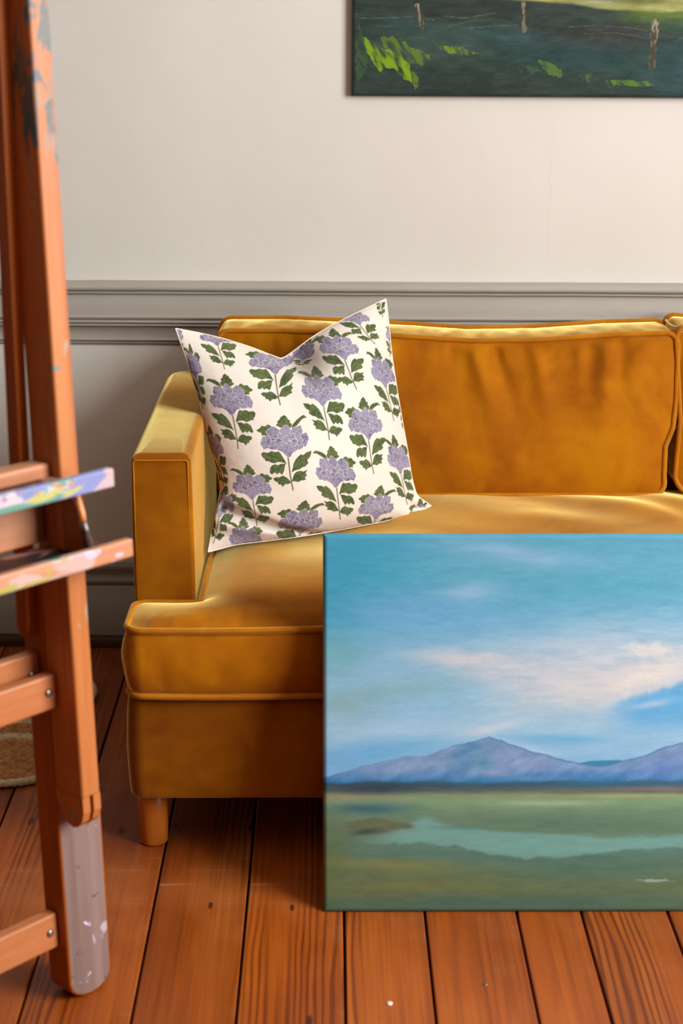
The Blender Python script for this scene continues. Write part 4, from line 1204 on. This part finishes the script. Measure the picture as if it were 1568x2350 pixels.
# brush resting bristles-down in the lower tray
def epos(d, n, z):
    return Vector((-0.398, 2.284, 0)) + ed * d + nax * n + zax * z
brush = tag(empty('paintbrush', epos(0.004, 0.116, 0.7355)), 'orange handled paintbrush standing bristles down in the lower easel tray', 'paintbrush')
b0 = epos(0.004, 0.116, 0.7355)
def bp(s): 
    return epos(0.004, 0.116 - 0.032 * s, 0.7355 + 0.103 * s) - b0
mm = Mat('orange_lacquer', 0.35, 0.5); nz = mm.noise(mm.obj(), 90, 3)
mm.color(mm.ramp(nz, [(0.42, srgb(214, 122, 58)), (0.62, srgb(222, 140, 84)), (0.66, srgb(200, 190, 186))])); M['lacq'] = mm.m
mm = Mat('brush_bristle', 0.8, 0.2); mm.color(mm.ramp(mm.noise(mm.mapping((300, 300, 20)), 1, 3), [(0.3, srgb(50, 34, 30)), (0.7, srgb(96, 70, 62))])); M['bristle'] = mm.m
mm = Mat('brush_ferrule', 0.4, 0.5); mm.b.inputs['Metallic'].default_value = 0.7; mm.color(mm.ramp(mm.noise(mm.obj(), 150, 2), [(0.3, srgb(78, 70, 70)), (0.7, srgb(150, 140, 136))])); M['ferrule'] = mm.m
tube('bristles', [bp(s) for s in np.linspace(0, .30, 6)], [0.0012, 0.0042, 0.0056, 0.0058, 0.0052, 0.0048], M['bristle'], brush, False, 12)
tube('ferrule', [bp(s) for s in (.29, .36, .40, .46)], [0.0049, 0.0049, 0.0046, 0.0044], M['ferrule'], brush, False, 12)
tube('handle', [bp(s) for s in np.linspace(.45, .99, 8)], [0.0044, 0.0052, 0.0055, 0.0055, 0.0052, 0.005, 0.0048, 0.0044], M['lacq'], brush, False, 12)

# ------------------------------------------------------------------ scalloped jute rug
def rug():
    C0 = np.array([-0.927, 3.327]); RC, LR, NL = 0.30, 0.157, 6
    base = math.radians(-25)
    th = np.linspace(0, 2 * np.pi, 720, endpoint=False)
    la = base + np.arange(NL) * 2 * np.pi / NL
    lc = np.column_stack([RC * np.cos(la), RC * np.sin(la)])
    D = np.column_stack([np.cos(th), np.sin(th)])
    dd = D @ lc.T
    disc = dd ** 2 - (RC ** 2 - LR ** 2)
    r = np.where(disc > 0, dd + np.sqrt(np.maximum(disc, 0)), 0); r[dd < 0] = 0
    r = np.maximum(r.max(1), RC * 0.93)
    rows = np.concatenate([np.linspace(0.02, 0.5, 30), np.linspace(0.51, 1.0, 110)])
    P = D[:, None] * (r[:, None] * rows[None])[..., None]
    dl = np.sqrt(((P[:, :, None] - lc[None, None]) ** 2).sum(-1)).min(2)
    rad = np.hypot(P[..., 0], P[..., 1])
    tan = np.array([176, 122, 74.]); crm = np.array([206, 186, 148.])
    cream = np.maximum.reduce([smoothstep(.136, .141, dl), np.exp(-((dl - .070) / .016) ** 4) * (rad < RC + .02), np.exp(-((rad - .20) / .02) ** 4)])
    cream = np.where(rad < .17, np.exp(-((rad - .09) / .02) ** 4), cream)
    sp = fbm(P[..., 0] * 160, P[..., 1] * 160, 66, 3)
    c = tan + (crm - tan) * cream[..., None] + ((sp - .5) * 80)[..., None]
    coil = np.where(dl < LR, np.abs(np.sin(dl / .0115 * np.pi / 2 * 1.0)), np.abs(np.sin(rad / .0115 * np.pi / 2)))
    z = 0.009 + 0.0035 * coil + 0.002 * (sp - .5)
    z[:, -1] = 0.004
    V = np.dstack([P, z])
    n, m = len(th), len(rows)
    i, j = np.meshgrid(np.arange(n), np.arange(m - 1), indexing='ij')
    q = np.stack([i * m + j, i * m + j + 1, ((i + 1) % n) * m + j + 1, ((i + 1) % n) * m + j], -1).reshape(-1, 4)
    root = tag(empty('jute_rug', (C0[0], C0[1], 0)), 'round braided jute rug with scalloped cream edge on the floor behind the easel', 'rug')
    mesh_np('weave', V, q[:, ::-1] if False else q, M['jute'], root, True, s2l(np.clip(c, 0, 255)).reshape(-1, 3))
    mm = Mat('cream_rope', 0.95, 0.1); mm.color(mm.ramp(mm.noise(mm.obj(), 180, 3), [(0.3, srgb(184, 162, 122)), (0.7, srgb(218, 200, 164))])); mm.bump(mm.noise(mm.obj(), 160, 3), .6, .003)
    rr = 0.0068 * (1 + .14 * np.sin(np.arange(720) * 2.1))
    tube('braided_rim', np.column_stack([D * r[:, None], np.full(720, 0.0075)]), rr, mm.m, root, True, 8)
rug()
